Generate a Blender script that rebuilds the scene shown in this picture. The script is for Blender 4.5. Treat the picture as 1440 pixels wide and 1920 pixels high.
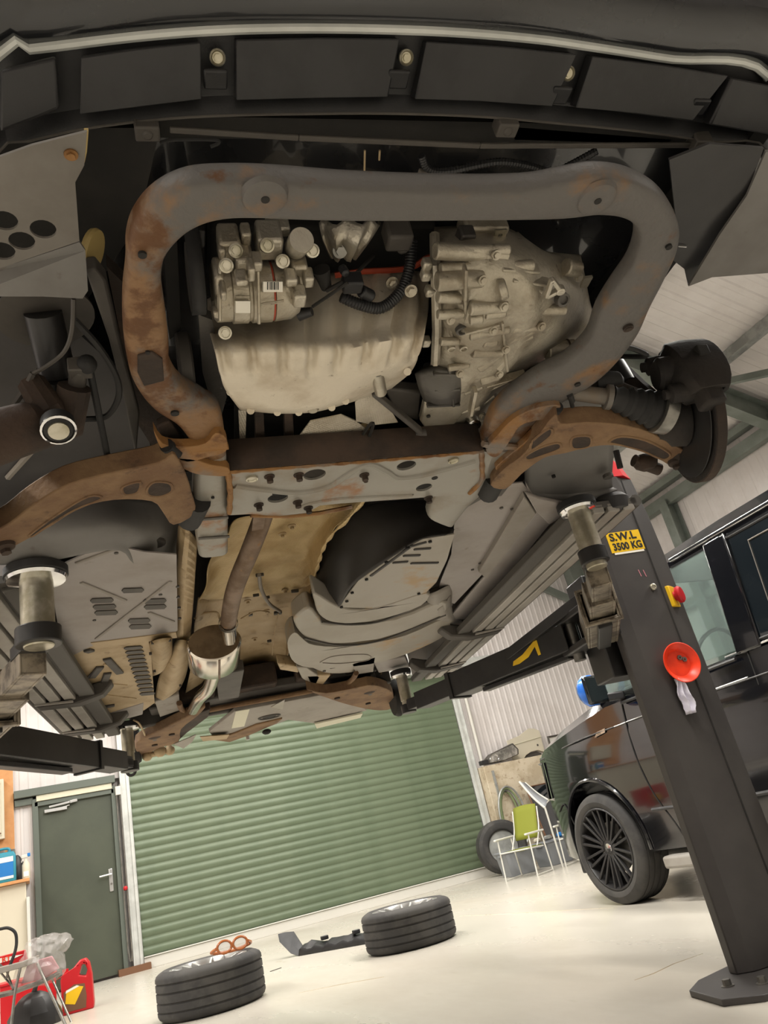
import bpy, bmesh, math, random
from mathutils import Vector, Matrix
from mathutils.geometry import tessellate_polygon
random.seed(7)
PI = math.pi
for _o in list(bpy.data.objects): bpy.data.objects.remove(_o)
S = bpy.context.scene
COL = S.collection

# ------------------------------------------------------------------ camera
F_PX = 1450.0                       # focal length in pixels of the 1440x1920 frame
CAM = Vector((0.0, 0.0, 0.67))      # a crouching photographer
RW = Matrix(((0.90436631, -0.03, 0.42570127),
             (-0.37035497, 0.44044976, 0.81782713),
             (-0.21203484, -0.89727588, 0.38721727)))
cd = bpy.data.cameras.new('camera'); cam = bpy.data.objects.new('camera', cd); COL.objects.link(cam)
cd.sensor_fit = 'VERTICAL'; cd.sensor_height = 24.0; cd.lens = F_PX / 1920.0 * 24.0
cd.clip_start = 0.02; cd.clip_end = 200
cam.matrix_world = Matrix(((RW[0][0], -RW[0][1], -RW[0][2], CAM.x),
                           (RW[1][0], -RW[1][1], -RW[1][2], CAM.y),
                           (RW[2][0], -RW[2][1], -RW[2][2], CAM.z), (0, 0, 0, 1)))
S.camera = cam

# ------------------------------------------------------------------ world, lamps, exposure
world = bpy.data.worlds.new('daylight'); S.world = world; world.use_nodes = True
_bg = world.node_tree.nodes['Background']
_bg.inputs[0].default_value = (0.96, 0.98, 1.0, 1); _bg.inputs[1].default_value = 1.3
LAMPS = [(lx if lx < 5 or ly < 3 else 4.0, ly) for lx in (-2.4, 1.6, 5.6) for ly in (-0.8, 1.4, 3.4, 5.4, 7.4, 9.3)]
ROOF_Z0, ROOF_X0, RIDGE_X, PITCH = 4.75, 8.9, 1.8, math.tan(math.radians(20))
def roof_z(x): return ROOF_Z0 + (ROOF_X0 - RIDGE_X - abs(x - RIDGE_X)) * PITCH
LAMP_Z = 4.55
for _i, (lx, ly) in enumerate(LAMPS):
    ld = bpy.data.lights.new('batten_light', 'AREA'); ld.shape = 'RECTANGLE'; ld.size = 0.14; ld.size_y = 1.5
    ld.energy = {-0.8: 45, 1.4: 125, 3.4: 130, 5.4: 84, 7.4: 58, 9.3: 42}[ly]; ld.color = (1.0, 0.96, 0.90)
    lo = bpy.data.objects.new('batten_light', ld); COL.objects.link(lo); lo.location = (lx, ly, LAMP_Z - 0.065)
S.view_settings.view_transform = 'Standard'; S.view_settings.look = 'None'
S.view_settings.gamma = 1.0; S.view_settings.use_curve_mapping = False
S.view_settings.exposure = 0.26

# ------------------------------------------------------------------ measuring: rays of the photograph met with planes of the place
def ray(x, y): return RW @ Vector((x - 720.0, y - 960.0, F_PX))
def gz(x, y, z=0.0): r = ray(x, y); return CAM + r * ((z - CAM.z) / r.z)
def gy(x, y, Y): r = ray(x, y); return CAM + r * ((Y - CAM.y) / r.y)
def gx(x, y, X): r = ray(x, y); return CAM + r * ((X - CAM.x) / r.x)
VANG = math.radians(-11.0); VORG = Vector((0.79, 1.86, 0.0))     # the lifted van stands askew to the room
VM = Matrix.Translation(VORG) @ Matrix.Rotation(VANG, 4, 'Z'); VI = VM.inverted(); VR = VI.to_3x3()
CV = VI @ CAM
def vray(x, y): return VR @ ray(x, y)
def vz(x, y, z): r = vray(x, y); return CV + r * ((z - CV.z) / r.z)
def vy(x, y, Y): r = vray(x, y); return CV + r * ((Y - CV.y) / r.y)
def vx(x, y, X): r = vray(x, y); return CV + r * ((X - CV.x) / r.x)
def vpl(x, y, P, N):
    r = vray(x, y); P = Vector(P); N = Vector(N); return CV + r * ((P - CV).dot(N) / r.dot(N))

# ------------------------------------------------------------------ materials
def rgb(h):
    h = h.lstrip('#'); o = []
    for i in (0, 2, 4):
        c = int(h[i:i+2], 16) / 255.0
        o.append(c / 12.92 if c <= 0.04045 else ((c + 0.055) / 1.055) ** 2.4)
    return (o[0], o[1], o[2], 1.0)
M = {}
def mat(name, col, rough=0.5, metal=0.0, c2=None, scale=8.0, lo=0.4, hi=0.6, c3=None, scale3=30.0, lo3=0.55, hi3=0.65,
        bump=0.0, bscale=60.0, coat=0.0, spec=0.5, emit=0.0, trans=0.0, stretch=None, alpha=1.0, rvar=0.0, ior=1.45):
    m = bpy.data.materials.new(name); m.use_nodes = True; nt = m.node_tree; N = nt.nodes; L = nt.links
    b = N['Principled BSDF']; b.inputs['Roughness'].default_value = rough; b.inputs['Metallic'].default_value = metal
    b.inputs['Specular IOR Level'].default_value = spec; b.inputs['Coat Weight'].default_value = coat
    b.inputs['Coat Roughness'].default_value = 0.05; b.inputs['IOR'].default_value = ior
    b.inputs['Transmission Weight'].default_value = trans; b.inputs['Alpha'].default_value = alpha
    b.inputs['Base Color'].default_value = rgb(col)
    if emit: b.inputs['Emission Color'].default_value = rgb(col); b.inputs['Emission Strength'].default_value = emit
    if c2 or bump:
        tc = N.new('ShaderNodeTexCoord'); mp = N.new('ShaderNodeMapping'); L.new(tc.outputs['Object'], mp.inputs[0])
        if stretch: mp.inputs['Scale'].default_value = stretch
    def layer(prev, colr, sc, l, h, seed):
        n = N.new('ShaderNodeTexNoise'); n.inputs['Scale'].default_value = sc; n.inputs['Detail'].default_value = 6; n.inputs['Roughness'].default_value = 0.62
        n.noise_dimensions = '4D'; n.inputs['W'].default_value = seed
        L.new(mp.outputs[0], n.inputs['Vector'])
        r = N.new('ShaderNodeMapRange'); r.inputs[1].default_value = l; r.inputs[2].default_value = h; r.interpolation_type = 'SMOOTHSTEP'
        L.new(n.outputs['Fac'], r.inputs[0])
        x = N.new('ShaderNodeMix'); x.data_type = 'RGBA'; L.new(r.outputs[0], x.inputs['Factor'])
        if prev is None: x.inputs['A'].default_value = rgb(col)
        else: L.new(prev, x.inputs['A'])
        x.inputs['B'].default_value = rgb(colr)
        return x.outputs['Result'], r.outputs[0]
    out = None
    if c2:
        out, fac = layer(None, c2, scale, lo, hi, 1.3)
        if rvar:
            q = N.new('ShaderNodeMath'); q.operation = 'MULTIPLY_ADD'; L.new(fac, q.inputs[0]); q.inputs[1].default_value = rvar; q.inputs[2].default_value = rough
            L.new(q.outputs[0], b.inputs['Roughness'])
        if c3: out, _ = layer(out, c3, scale3, lo3, hi3, 4.7)
        L.new(out, b.inputs['Base Color'])
    if bump:
        n = N.new('ShaderNodeTexNoise'); n.inputs['Scale'].default_value = bscale; n.inputs['Detail'].default_value = 4
        L.new(mp.outputs[0], n.inputs['Vector'])
        bp = N.new('ShaderNodeBump'); bp.inputs['Strength'].default_value = bump; bp.inputs['Distance'].default_value = 0.004
        L.new(n.outputs['Fac'], bp.inputs['Height']); L.new(bp.outputs[0], b.inputs['Normal'])
    M[name] = m; return m
def foil(name, col, c2, scale, ang=0.0):        # embossed heat-shield foil: cross-wave relief
    m = mat(name, col, 0.42, 0.35, c2, 9, 0.35, 0.7); nt = m.node_tree; N = nt.nodes; L = nt.links; b = N['Principled BSDF']
    tc = N.new('ShaderNodeTexCoord'); outs = []
    for a in (ang, ang + PI / 2):
        mp = N.new('ShaderNodeMapping'); mp.inputs['Rotation'].default_value = (0, 0, a); L.new(tc.outputs['Object'], mp.inputs[0])
        w = N.new('ShaderNodeTexWave'); w.inputs['Scale'].default_value = scale; w.inputs['Distortion'].default_value = 0.6; L.new(mp.outputs[0], w.inputs['Vector']); outs.append(w.outputs['Fac'])
    q = N.new('ShaderNodeMath'); q.operation = 'MULTIPLY'; L.new(outs[0], q.inputs[0]); L.new(outs[1], q.inputs[1])
    bp = N.new('ShaderNodeBump'); bp.inputs['Strength'].default_value = 0.5; bp.inputs['Distance'].default_value = 0.003
    L.new(q.outputs[0], bp.inputs['Height']); L.new(bp.outputs[0], b.inputs['Normal'])

def rust_tube(name):                               # painted tube, rust thickest on the left leg and towards the rear
    m = mat(name, '#605d5a', 0.55, 0.2, '#7f6143', 6, 0.55, 0.70, '#5c3d22', 17, 0.62, 0.76, bump=0.5, bscale=70); nt = m.node_tree; N = nt.nodes; L = nt.links
    tc = N.new('ShaderNodeTexCoord'); sp = N.new('ShaderNodeSeparateXYZ'); L.new(tc.outputs['Object'], sp.inputs[0])
    gx_ = N.new('ShaderNodeMapRange'); L.new(sp.outputs[0], gx_.inputs[0]); gx_.inputs[1].default_value = -0.30; gx_.inputs[2].default_value = -0.44; gx_.inputs[3].default_value = 0.0; gx_.inputs[4].default_value = 0.18
    gy_ = N.new('ShaderNodeMapRange'); L.new(sp.outputs[1], gy_.inputs[0]); gy_.inputs[1].default_value = -0.95; gy_.inputs[2].default_value = -0.45; gy_.inputs[3].default_value = 0.0; gy_.inputs[4].default_value = 0.12
    s = N.new('ShaderNodeMath'); L.new(gx_.outputs[0], s.inputs[0]); L.new(gy_.outputs[0], s.inputs[1])
    for n in [n for n in N if n.type == 'TEX_NOISE' and abs(n.inputs['Scale'].default_value - 70) > 1]:
        for l in list(n.outputs['Fac'].links):
            t = l.to_socket; L.remove(l); q = N.new('ShaderNodeMath'); L.new(n.outputs['Fac'], q.inputs[0]); L.new(s.outputs[0], q.inputs[1]); L.new(q.outputs[0], t)

# ------------------------------------------------------------------ mesh helpers
def frame(d):
    d = d.normalized(); a = Vector((0, 0, 1)) if abs(d.z) < 0.9 else Vector((1, 0, 0))
    u = d.cross(a).normalized(); return u, u.cross(d).normalized()
def V3(p): return Vector(p)
class MB:
    def __init__(s): s.v = []; s.f = []
    def add(s, vs, fs):
        o = len(s.v); s.v += [tuple(p) for p in vs]; s.f += [tuple(i + o for i in f) for f in fs]; return s
    def box(s, c, d, rot=None):
        c = Vector(c); vs = []
        for z in (-.5, .5):
            for y in (-.5, .5):
                for x in (-.5, .5):
                    p = Vector((x * d[0], y * d[1], z * d[2])); vs.append(c + (rot @ p if rot else p))
        return s.add(vs, [(0, 2, 3, 1), (4, 5, 7, 6), (0, 1, 5, 4), (2, 6, 7, 3), (0, 4, 6, 2), (1, 3, 7, 5)])
    def bar(s, a, b, w, h, up=(0, 0, 1)):          # rectangular bar from a to b, w across, h along up
        a, b = Vector(a), Vector(b); d = (b - a).normalized(); u = d.cross(Vector(up))
        if u.length < 1e-5: u = d.cross(Vector((1, 0, 0)))
        u.normalize(); n = u.cross(d).normalized(); vs = []
        for p in (a, b):
            for (i, j) in ((-1, -1), (1, -1), (1, 1), (-1, 1)): vs.append(p + u * (w / 2 * i) + n * (h / 2 * j))
        return s.add(vs, [(3, 2, 1, 0), (4, 5, 6, 7), (0, 1, 5, 4), (1, 2, 6, 5), (2, 3, 7, 6), (3, 0, 4, 7)])
    def rings(s, rs, cap=True, closed=False):      # loft a list of equal rings
        n = len(rs[0]); vs = [p for r in rs for p in r]; fs = []; k = len(rs)
        for i in range(k if closed else k - 1):
            for j in range(n):
                a = i * n + j; b = i * n + (j + 1) % n; c = ((i + 1) % k) * n
                fs.append((a, b, c + (j + 1) % n, c + j))
        if cap and not closed: fs += [tuple(reversed(range(n))), tuple(range((k - 1) * n, k * n))]
        return s.add(vs, fs)
    def tube(s, pts, r, seg=10, cap=True, closed=False, sx=1.0):
        pts = [Vector(p) for p in pts]; n = len(pts); rs = []; u = None
        for i, p in enumerate(pts):
            if closed: d = pts[(i + 1) % n] - pts[i - 1]
            else: d = pts[min(i + 1, n - 1)] - pts[max(i - 1, 0)]
            d.normalize()
            if u is None: u, w = frame(d)
            else:
                u = (u - d * u.dot(d)); u = u.normalized() if u.length > 1e-6 else frame(d)[0]; w = u.cross(d).normalized()
            rr = r[i] if isinstance(r, (list, tuple)) else r
            rs.append([p + u * (math.cos(2 * PI * k / seg) * rr * sx) + w * (math.sin(2 * PI * k / seg) * rr) for k in range(seg)])
        return s.rings(rs, cap, closed)
    def lathe(s, o, ax, prof, seg=20, cap=True, closed=False):     # prof: (distance along ax, radius)
        o, ax = Vector(o), Vector(ax).normalized(); u, w = frame(ax)
        rs = [[o + ax * t + u * (math.cos(2 * PI * k / seg) * r) + w * (math.sin(2 * PI * k / seg) * r) for k in range(seg)] for t, r in prof]
        return s.rings(rs, cap, closed)
    def cyl(s, a, b, r, r2=None, seg=14):
        a, b = Vector(a), Vector(b); return s.lathe(a, b - a, [(0, r), ((b - a).length, r if r2 is None else r2)], seg)
    def hexa(s, a, b, r): return s.cyl(a, b, r, None, 6)
    def ball(s, c, r, seg=12, sc=(1, 1, 1)):
        c = Vector(c); rs = []
        for i in range(1, seg // 2 + 1):
            t = PI * i / (seg // 2 + 1)
            rs.append([c + Vector((math.sin(t) * math.cos(2 * PI * k / seg) * r * sc[0], math.sin(t) * math.sin(2 * PI * k / seg) * r * sc[1], math.cos(t) * r * sc[2])) for k in range(seg)])
        return s.rings(rs)
    def prism(s, pts, vec):                        # polygon pushed along vec
        pts = [Vector(p) for p in pts]; vec = Vector(vec); n = len(pts)
        nn = sum(((pts[i] - pts[0]).cross(pts[(i + 1) % n] - pts[0]) for i in range(n)), Vector())
        if nn.dot(vec) > 0: pts = pts[::-1]
        tris = tessellate_polygon([pts])
        fs = [tuple(t) for t in tris] + [tuple(i + n for i in reversed(t)) for t in tris]
        fs = [tuple(f) for f in fs]
        fs += [((i + 1) % n, i, i + n, (i + 1) % n + n) for i in range(n)]
        s.add(pts + [p + vec for p in pts], fs); return s
    def plate(s, outer, holes, vec):               # flat plate with holes, pushed along vec
        loops = [[Vector(p) for p in outer]] + [[Vector(p) for p in h] for h in holes]; vec = Vector(vec)
        flat = [p for l in loops for p in l]; n = len(flat)
        tris = tessellate_polygon(loops)
        fs = [tuple(t) for t in tris] + [tuple(i + n for i in reversed(t)) for t in tris]
        o = 0
        for l in loops:
            k = len(l)
            fs += [(o + i, o + (i + 1) % k, o + (i + 1) % k + n, o + i + n) for i in range(k)]; o += k
        return s.add(flat + [p + vec for p in flat], fs)
    def grid(s, rows, closeu=False):
        n = len(rows[0]); vs = [p for r in rows for p in r]; fs = []
        for i in range(len(rows) - 1):
            for j in range(n if closeu else n - 1):
                a = i * n + j; b = i * n + (j + 1) % n; fs.append((a, b, b + n, a + n))
        return s.add(vs, fs)
    def build(s, name, m, parent=None, sharp=32, bevel=0.0, solid=0.0, sub=0, fix=True, off=0.0):
        me = bpy.data.meshes.new(name); me.from_pydata(s.v, [], s.f)
        if fix:
            bm = bmesh.new(); bm.from_mesh(me); bmesh.ops.recalc_face_normals(bm, faces=bm.faces[:]); bm.to_mesh(me); bm.free()
        me.materials.append(M[m] if isinstance(m, str) else m); me.shade_smooth(); me.set_sharp_from_angle(angle=math.radians(sharp))
        o = bpy.data.objects.new(name, me); COL.objects.link(o)
        if parent: o.parent = parent
        if solid:
            q = o.modifiers.new('thickness', 'SOLIDIFY'); q.thickness = solid; q.offset = off
        if sub:
            q = o.modifiers.new('smooth', 'SUBSURF'); q.levels = sub; q.render_levels = sub
        if bevel:
            q = o.modifiers.new('edge', 'BEVEL'); q.width = bevel; q.segments = 2; q.limit_method = 'ANGLE'; q.angle_limit = math.radians(40); q.harden_normals = False
        return o
def tag(o, label, cat, group=None):
    o['label'] = label; o['category'] = cat
    if group: o['group'] = group
    return o
def struct(o, label=None, cat=None):
    o['kind'] = 'structure'
    if label: o['label'] = label
    if cat: o['category'] = cat
    return o
def empty(name, loc=(0, 0, 0), rz=0.0):
    o = bpy.data.objects.new(name, None); COL.objects.link(o); o.location = loc; o.rotation_euler = (0, 0, rz); o.empty_display_size = 0.1; return o
def inst(src, name, mw, parent):                   # another piece sharing mesh data
    o = bpy.data.objects.new(name, src.data); COL.objects.link(o); o.parent = parent; o.matrix_basis = mw; return o
def spline(pts, n=8, closed=False):                # Catmull-Rom
    pts = [Vector(p) for p in pts]; k = len(pts); out = []
    for i in range(k if closed else k - 1):
        g = (lambda j: pts[j % k]) if closed else (lambda j: pts[max(0, min(k - 1, j))])
        p0, p1, p2, p3 = g(i - 1), g(i), g(i + 1), g(i + 2)
        for t in range(n):
            t /= n; out.append(0.5 * ((2 * p1) + (p2 - p0) * t + (2 * p0 - 5 * p1 + 4 * p2 - p3) * t * t + (3 * p1 - p0 - 3 * p2 + p3) * t ** 3))
    if not closed: out.append(pts[-1])
    return out
def resamp(pts, n):
    pts = [Vector(p) for p in pts]; d = [0.0]
    for a, b in zip(pts, pts[1:]): d.append(d[-1] + (b - a).length)
    out = []
    for i in range(n):
        t = d[-1] * i / (n - 1); j = 0
        while j < len(d) - 2 and d[j + 1] < t: j += 1
        q = (t - d[j]) / max(1e-9, d[j + 1] - d[j]); out.append(pts[j].lerp(pts[j + 1], min(1, q)))
    return out
def circ(c, r, u, v, n=16, ry=None): 
    ry = r if ry is None else ry
    return [Vector(c) + Vector(u) * (math.cos(2 * PI * i / n) * r) + Vector(v) * (math.sin(2 * PI * i / n) * ry) for i in range(n)]
UX, UY, UZ = Vector((1, 0, 0)), Vector((0, 1, 0)), Vector((0, 0, 1))
def bolt(mb, p, n, r=0.009, h=0.008, washer=True):
    p, n = Vector(p), Vector(n).normalized()
    if washer: mb.cyl(p - n * 0.002, p + n * 0.0025, r * 1.55, seg=16)
    mb.hexa(p + n * 0.002, p + n * h, r); return mb
def text_mesh(name, s, size, m, parent, mw, depth=0.0006, align='CENTER', sx=1.0, bold=0.02):
    c = bpy.data.curves.new(name, 'FONT'); c.body = s; c.size = size; c.align_x = align; c.align_y = 'CENTER'; c.extrude = depth; c.resolution_u = 3; c.offset = size * bold
    t = bpy.data.objects.new(name, c); COL.objects.link(t); dg = bpy.context.evaluated_depsgraph_get()
    me = bpy.data.meshes.new_from_object(t.evaluated_get(dg)); bpy.data.objects.remove(t); me.name = name
    xs = [v.co.x for v in me.vertices]; ys = [v.co.y for v in me.vertices]; off = Vector(((min(xs) + max(xs)) / 2, (min(ys) + max(ys)) / 2, 0))
    for v in me.vertices: v.co -= off
    me.materials.clear(); me.materials.append(M[m]); o = bpy.data.objects.new(name, me); COL.objects.link(o)
    if parent: o.parent = parent
    o.matrix_basis = mw @ Matrix.Diagonal((sx, 1, 1, 1)); return o
def basis(x, y, o):
    x = Vector(x).normalized(); y = Vector(y); y = (y - x * y.dot(x)).normalized(); z = x.cross(y)
    return Matrix(((x.x, y.x, z.x, o[0]), (x.y, y.y, z.y, o[1]), (x.z, y.z, z.z, o[2]), (0, 0, 0, 1)))

# ------------------------------------------------------------------ palette
mat('concrete', '#bdb8ad', 0.26, 0, '#ada699', 1.1, 0.42, 0.72, '#9c9484', 7, 0.6, 0.8, bump=0.04, bscale=40, stretch=(1, 0.35, 1), rvar=0.12)
mat('cladding', '#d0cbc9', 0.55, 0, '#c6c0bd', 1.5)
mat('roof_liner', '#dcd8d6', 0.6, 0, '#d0cbc8', 1.2)
mat('steel_green', '#7d847e', 0.5, 0.2, '#6f766f', 3)
mat('galv', '#a9aba8', 0.4, 0.5, '#8f918e', 6)
mat('shutter', '#58654f', 0.42, 0.1, '#5f6b55', 2)
mat('guide', '#c6c8c4', 0.4, 0.1, '#b6b8b4', 5)
mat('white_paint', '#c8c6be', 0.45)
mat('door_green', '#3f4438', 0.5, 0.0, '#454a3d', 2)
mat('frame_grey', '#596058', 0.5)
mat('cream', '#c9c6b0', 0.5)
mat('alu', '#c8c8c6', 0.3, 0.8)
mat('steel', '#8e8c86', 0.35, 0.85, '#6f6d68', 14, 0.4, 0.7)
mat('blockwork', '#c4b8a2', 0.85, 0, '#b0a28a', 4, c3='#a08f78', scale3=16, bump=0.2, bscale=60)
mat('ply', '#c99563', 0.6, 0, '#b98352', 3, stretch=(1, 6, 1))
mat('black_plastic', '#1c1c1d', 0.42, 0, '#262627', 9, bump=0.08, bscale=400)
mat('black_satin', '#242323', 0.38, 0, '#2c2b2b', 5)
mat('dark_rubber', '#1d1d1d', 0.7, 0, '#2a2928', 7, bump=0.1, bscale=200)
mat('tyre', '#333231', 0.75, 0, '#454340', 5, bump=0.1, bscale=150)  # greys raised to put lens haze into the rubber colour
mat('black_paint', '#0a0b0f', 0.12, 0.0, coat=1.0)
mat('van_paint', '#17181a', 0.22, 0.0, '#1f2022', 2, coat=0.7, rvar=0.08)
mat('glass_dark', '#10161a', 0.03, 0.0, spec=0.9, coat=1.0)
mat('glass_clear', '#cfe0dc', 0.03, 0.0, trans=0.9, spec=0.6)
mat('chrome', '#d8d8d8', 0.12, 1.0)
mat('rust', '#756f69', 0.65, 0.15, '#8a6439', 6, 0.34, 0.54, '#63401f', 17, 0.50, 0.66, bump=0.5, bscale=70)
mat('rust_light', '#67645f', 0.5, 0.25, '#6c5f50', 5, 0.48, 0.68, '#76512e', 9, 0.58, 0.72, bump=0.25, bscale=60)
mat('rust_arm', '#7f6549', 0.8, 0.05, '#6b513a', 7, 0.4, 0.62, '#4d3b2d', 16, 0.56, 0.72, bump=0.5, bscale=90)
mat('rust_dark', '#2e2620', 0.8, 0.1, '#42342a', 9, 0.4, 0.65, bump=0.5, bscale=70)
mat('cross_grey', '#918e86', 0.45, 0.25, '#857d70', 8, 0.45, 0.7, '#8a6240', 6.5, 0.55, 0.66, bump=0.1, bscale=80)
mat('cast_alu', '#bdb7a9', 0.36, 0.7, '#a39a88', 9, 0.4, 0.65, '#6d6458', 38, 0.60, 0.72, bump=0.35, bscale=160)
mat('sump_alu', '#d2c9b8', 0.5, 0.4, '#b9ac97', 8, 0.42, 0.66, '#7d6f5d', 48, 0.62, 0.72, bump=0.25, bscale=120)
mat('gear_alu', '#b4ad9d', 0.42, 0.6, '#8f8676', 7, 0.4, 0.66, '#5f564a', 30, 0.6, 0.72, bump=0.4, bscale=130)
mat('dark_cast', '#5d5a55', 0.5, 0.4, '#45423f', 9, bump=0.15, bscale=120)
mat('under_grey', '#8d877f', 0.55, 0.1, '#7d766d', 5, 0.4, 0.7, '#6a5f52', 14, 0.6, 0.75, bump=0.06, bscale=90)
mat('under_lilac', '#948e8a', 0.5, 0.15, '#847c75', 4, 0.42, 0.7, '#6f665c', 16, 0.62, 0.76)
mat('under_tan', '#b09b7a', 0.55, 0.15, '#9a8460', 6, 0.4, 0.68, '#76603f', 18, 0.58, 0.72, bump=0.12, bscale=90)
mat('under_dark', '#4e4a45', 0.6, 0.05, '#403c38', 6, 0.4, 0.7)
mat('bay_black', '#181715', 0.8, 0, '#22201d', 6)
mat('tank_black', '#2b2926', 0.55, 0, '#353230', 4, 0.4, 0.7, '#4a443b', 9, 0.62, 0.8)
mat('tank_tan', '#979187', 0.45, 0.2, '#8b8477', 3, 0.4, 0.7, '#9a7f58', 5, 0.56, 0.70)
mat('exhaust', '#857262', 0.6, 0.3, '#66523f', 12, 0.4, 0.65, '#8a6a48', 40, 0.6, 0.7, bump=0.15, bscale=120)
mat('silencer', '#d6d0c6', 0.16, 1.0, '#c4baaa', 5)
mat('silencer_end', '#8a7860', 0.4, 0.7, '#75644e', 14)
mat('orange_seal', '#a8442a', 0.55)
mat('paper', '#e6e2d6', 0.6)
mat('ink', '#1a1a1a', 0.6)
mat('cream_pulley', '#b09a63', 0.5)
mat('post_paint', '#3a3736', 0.42, 0, '#423f3d', 3)
mat('arm_black', '#201f1f', 0.4, 0, '#2b2a29', 6)
mat('worn_steel', '#968c7c', 0.42, 0.5, '#5a5248', 18, 0.42, 0.62, '#a89e8c', 30, 0.62, 0.72)
mat('zinc', '#c9c4b4', 0.34, 0.8, '#aaa48f', 16)
mat('yellow', '#e0b416', 0.5)
mat('red', '#b3161e', 0.4)
mat('orange', '#f0401c', 0.4, 0, '#d8371a', 8)
mat('amber', '#b0683c', 0.25)
mat('hub_black', '#211e1c', 0.75, 0.1, '#2d2824', 9, bump=0.4, bscale=70)
mat('cloth', '#d8d5e2', 0.9)
mat('blue', '#1f6fb4', 0.4)
mat('blue_cap', '#2f6fd0', 0.25, 0.2, coat=0.6)
mat('teal', '#2a7f93', 0.45)
mat('lime', '#757a26', 0.8)
mat('crate', '#83868a', 0.5)
mat('wood_dark', '#6b4a33', 0.6)
mat('bag', '#d9d3cf', 0.12, 0, alpha=0.22)
mat('pink', '#c07a86', 0.5)
mat('headlamp', '#8f8d88', 0.15, 0.9, '#c9c6bf', 14)
mat('hose_green', '#7d8a63', 0.6)
mat('lamp_glow', '#fff3df', 0.5, emit=7.0)
mat('board_alu', '#a29e97', 0.5, 0.2, '#948f87', 5)
mat('board_rub', '#4a4742', 0.6)
mat('offwhite', '#c4bdaa', 0.4)
rust_tube('rust_tube')
mat('liner_grey', '#74706a', 0.6, 0.1, '#67625b', 5, 0.4, 0.7)
mat('arch_grey', '#4c4a4a', 0.6, 0.05, '#434140', 5, 0.4, 0.7)
mat('arch_mid', '#706e6b', 0.55, 0.1, '#63605c', 6, 0.4, 0.7, '#575049', 18, 0.62, 0.76)
foil('foil_tan', '#c8b184', '#ab9061', 60, 0.6)
foil('foil_silver', '#d0c8b8', '#aba08c', 60, 0.3)
# ================================================================== the workshop
XL, XR, YB, YF = -5.3, 8.9, 10.27, -7.5
flo = struct(MB().box(((XL + XR) / 2, (YB + YF) / 2, -0.1), (XR - XL + 1.0, YB - YF + 1.0, 0.2)).build('floor', 'concrete'))
for L in ([(1190, 1838), (1225, 1826), (1262, 1808), (1318, 1788)], [(862, 1718), (980, 1712), (1080, 1706), (1150, 1702)], [(560, 1862), (640, 1846), (720, 1832)]):
    MB().tube([gz(x, y, 0) for x, y in L], [.0015, .003, .0025, .001][:len(L)], 5).build('floor_crack', 'blockwork', flo)
MB().box(gz(517, 1818, .002), (.10, .015, .004), Matrix.Rotation(.4, 3, 'Z')).build('floor_chip', 'under_dark', flo)
def corrug(a, b, n, z0, z1, pitch=0.16, dep=0.007):       # ribbed sheet between floor points a, b; ribs stand out along n
    a, b, n = Vector(a), Vector(b), Vector(n); d = (b - a); L = d.length; d.normalize(); k = max(1, round(L / pitch)); p = L / k
    lo, hi = [], []
    for i in range(k):
        for t, o in ((0, 0), (0.55, 0), (0.66, 1), (0.89, 1)):
            q = a + d * (p * (i + t)) + n * (dep * o); lo.append(q + UZ * z0); hi.append(q + UZ * z1)
    lo.append(b + UZ * z0); hi.append(b + UZ * z1)
    return lo, hi
def sheet(mb, a, b, n, z0, z1, pitch=0.16):
    lo, hi = corrug(a, b, n, z0, z1, pitch); mb.grid([lo, hi]); return mb
wb = MB(); nb = (0, -1, 0); SH0, SH1, SHZ = 1.10, 5.70, 2.80
DZ = 1.38                                          # height of the dado wall right of the shutter
sheet(wb, (XL, YB, 0), (-0.16, YB, 0), nb, 0, 4.8); sheet(wb, (-0.16, YB, 0), (0.03, YB, 0), nb, 0, 4.8, 0.08)
sheet(wb, (0.03, YB, 0), (SH0, YB, 0), nb, 2.09, 4.8); sheet(wb, (SH0, YB, 0), (SH1, YB, 0), nb, SHZ, 4.8); sheet(wb, (SH1, YB, 0), (XR, YB, 0), nb, 0, 4.8, 0.1)
wb.add([(XL, YB, 4.6), (XR, YB, 4.6), (RIDGE_X, YB, roof_z(RIDGE_X) + 0.3)], [(0, 1, 2)])
wb.box(((XL + XR) / 2, YB + 0.13, 2.4), (XR - XL, 0.1, 4.8))
struct(wb.build('wall_back', 'cladding', sharp=10, fix=False))
wr = MB(); sheet(wr, (XR, YF, 0), (XR, YB, 0), (-1, 0, 0), 0, 4.8, 0.2); wr.box((XR + 0.08, (YB + YF) / 2, 2.4), (0.1, YB - YF, 4.8)); struct(wr.build('wall_right', 'cladding', sharp=10, fix=False))
wl = MB(); sheet(wl, (XL, YF, 0), (XL, YB, 0), (1, 0, 0), 0, 4.8, 0.2); wl.box((XL - 0.08, (YB + YF) / 2, 2.4), (0.1, YB - YF, 4.8)); struct(wl.build('wall_left', 'cladding', sharp=10, fix=False))
wf = MB(); wf.box(((XL + XR) / 2, YF, 2.4), (XR - XL, 0.12, 4.8)); wf.add([(XL, YF, 4.8), (XR, YF, 4.8), (RIDGE_X, YF, roof_z(RIDGE_X) + 0.1)], [(0, 1, 2)]); struct(wf.build('wall_front', 'cladding'))
rf = MB()
for x0, x1 in ((RIDGE_X, XR + 0.1), (RIDGE_X, XL - 0.1)):
    n = 76; k = 1
    lo, hi = [], []
    for i in range(int((YB - YF) / 0.2)):
        for t, o in ((0, 0), (0.1, 0), (0.12, 1), (0.18, 1)):
            y = YF + 0.2 * i + t; lo.append(Vector((x0, y, roof_z(x0) - 0.012 * o))); hi.append(Vector((x1, y, roof_z(x1) - 0.012 * o)))
    rf.grid([lo, hi])
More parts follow.
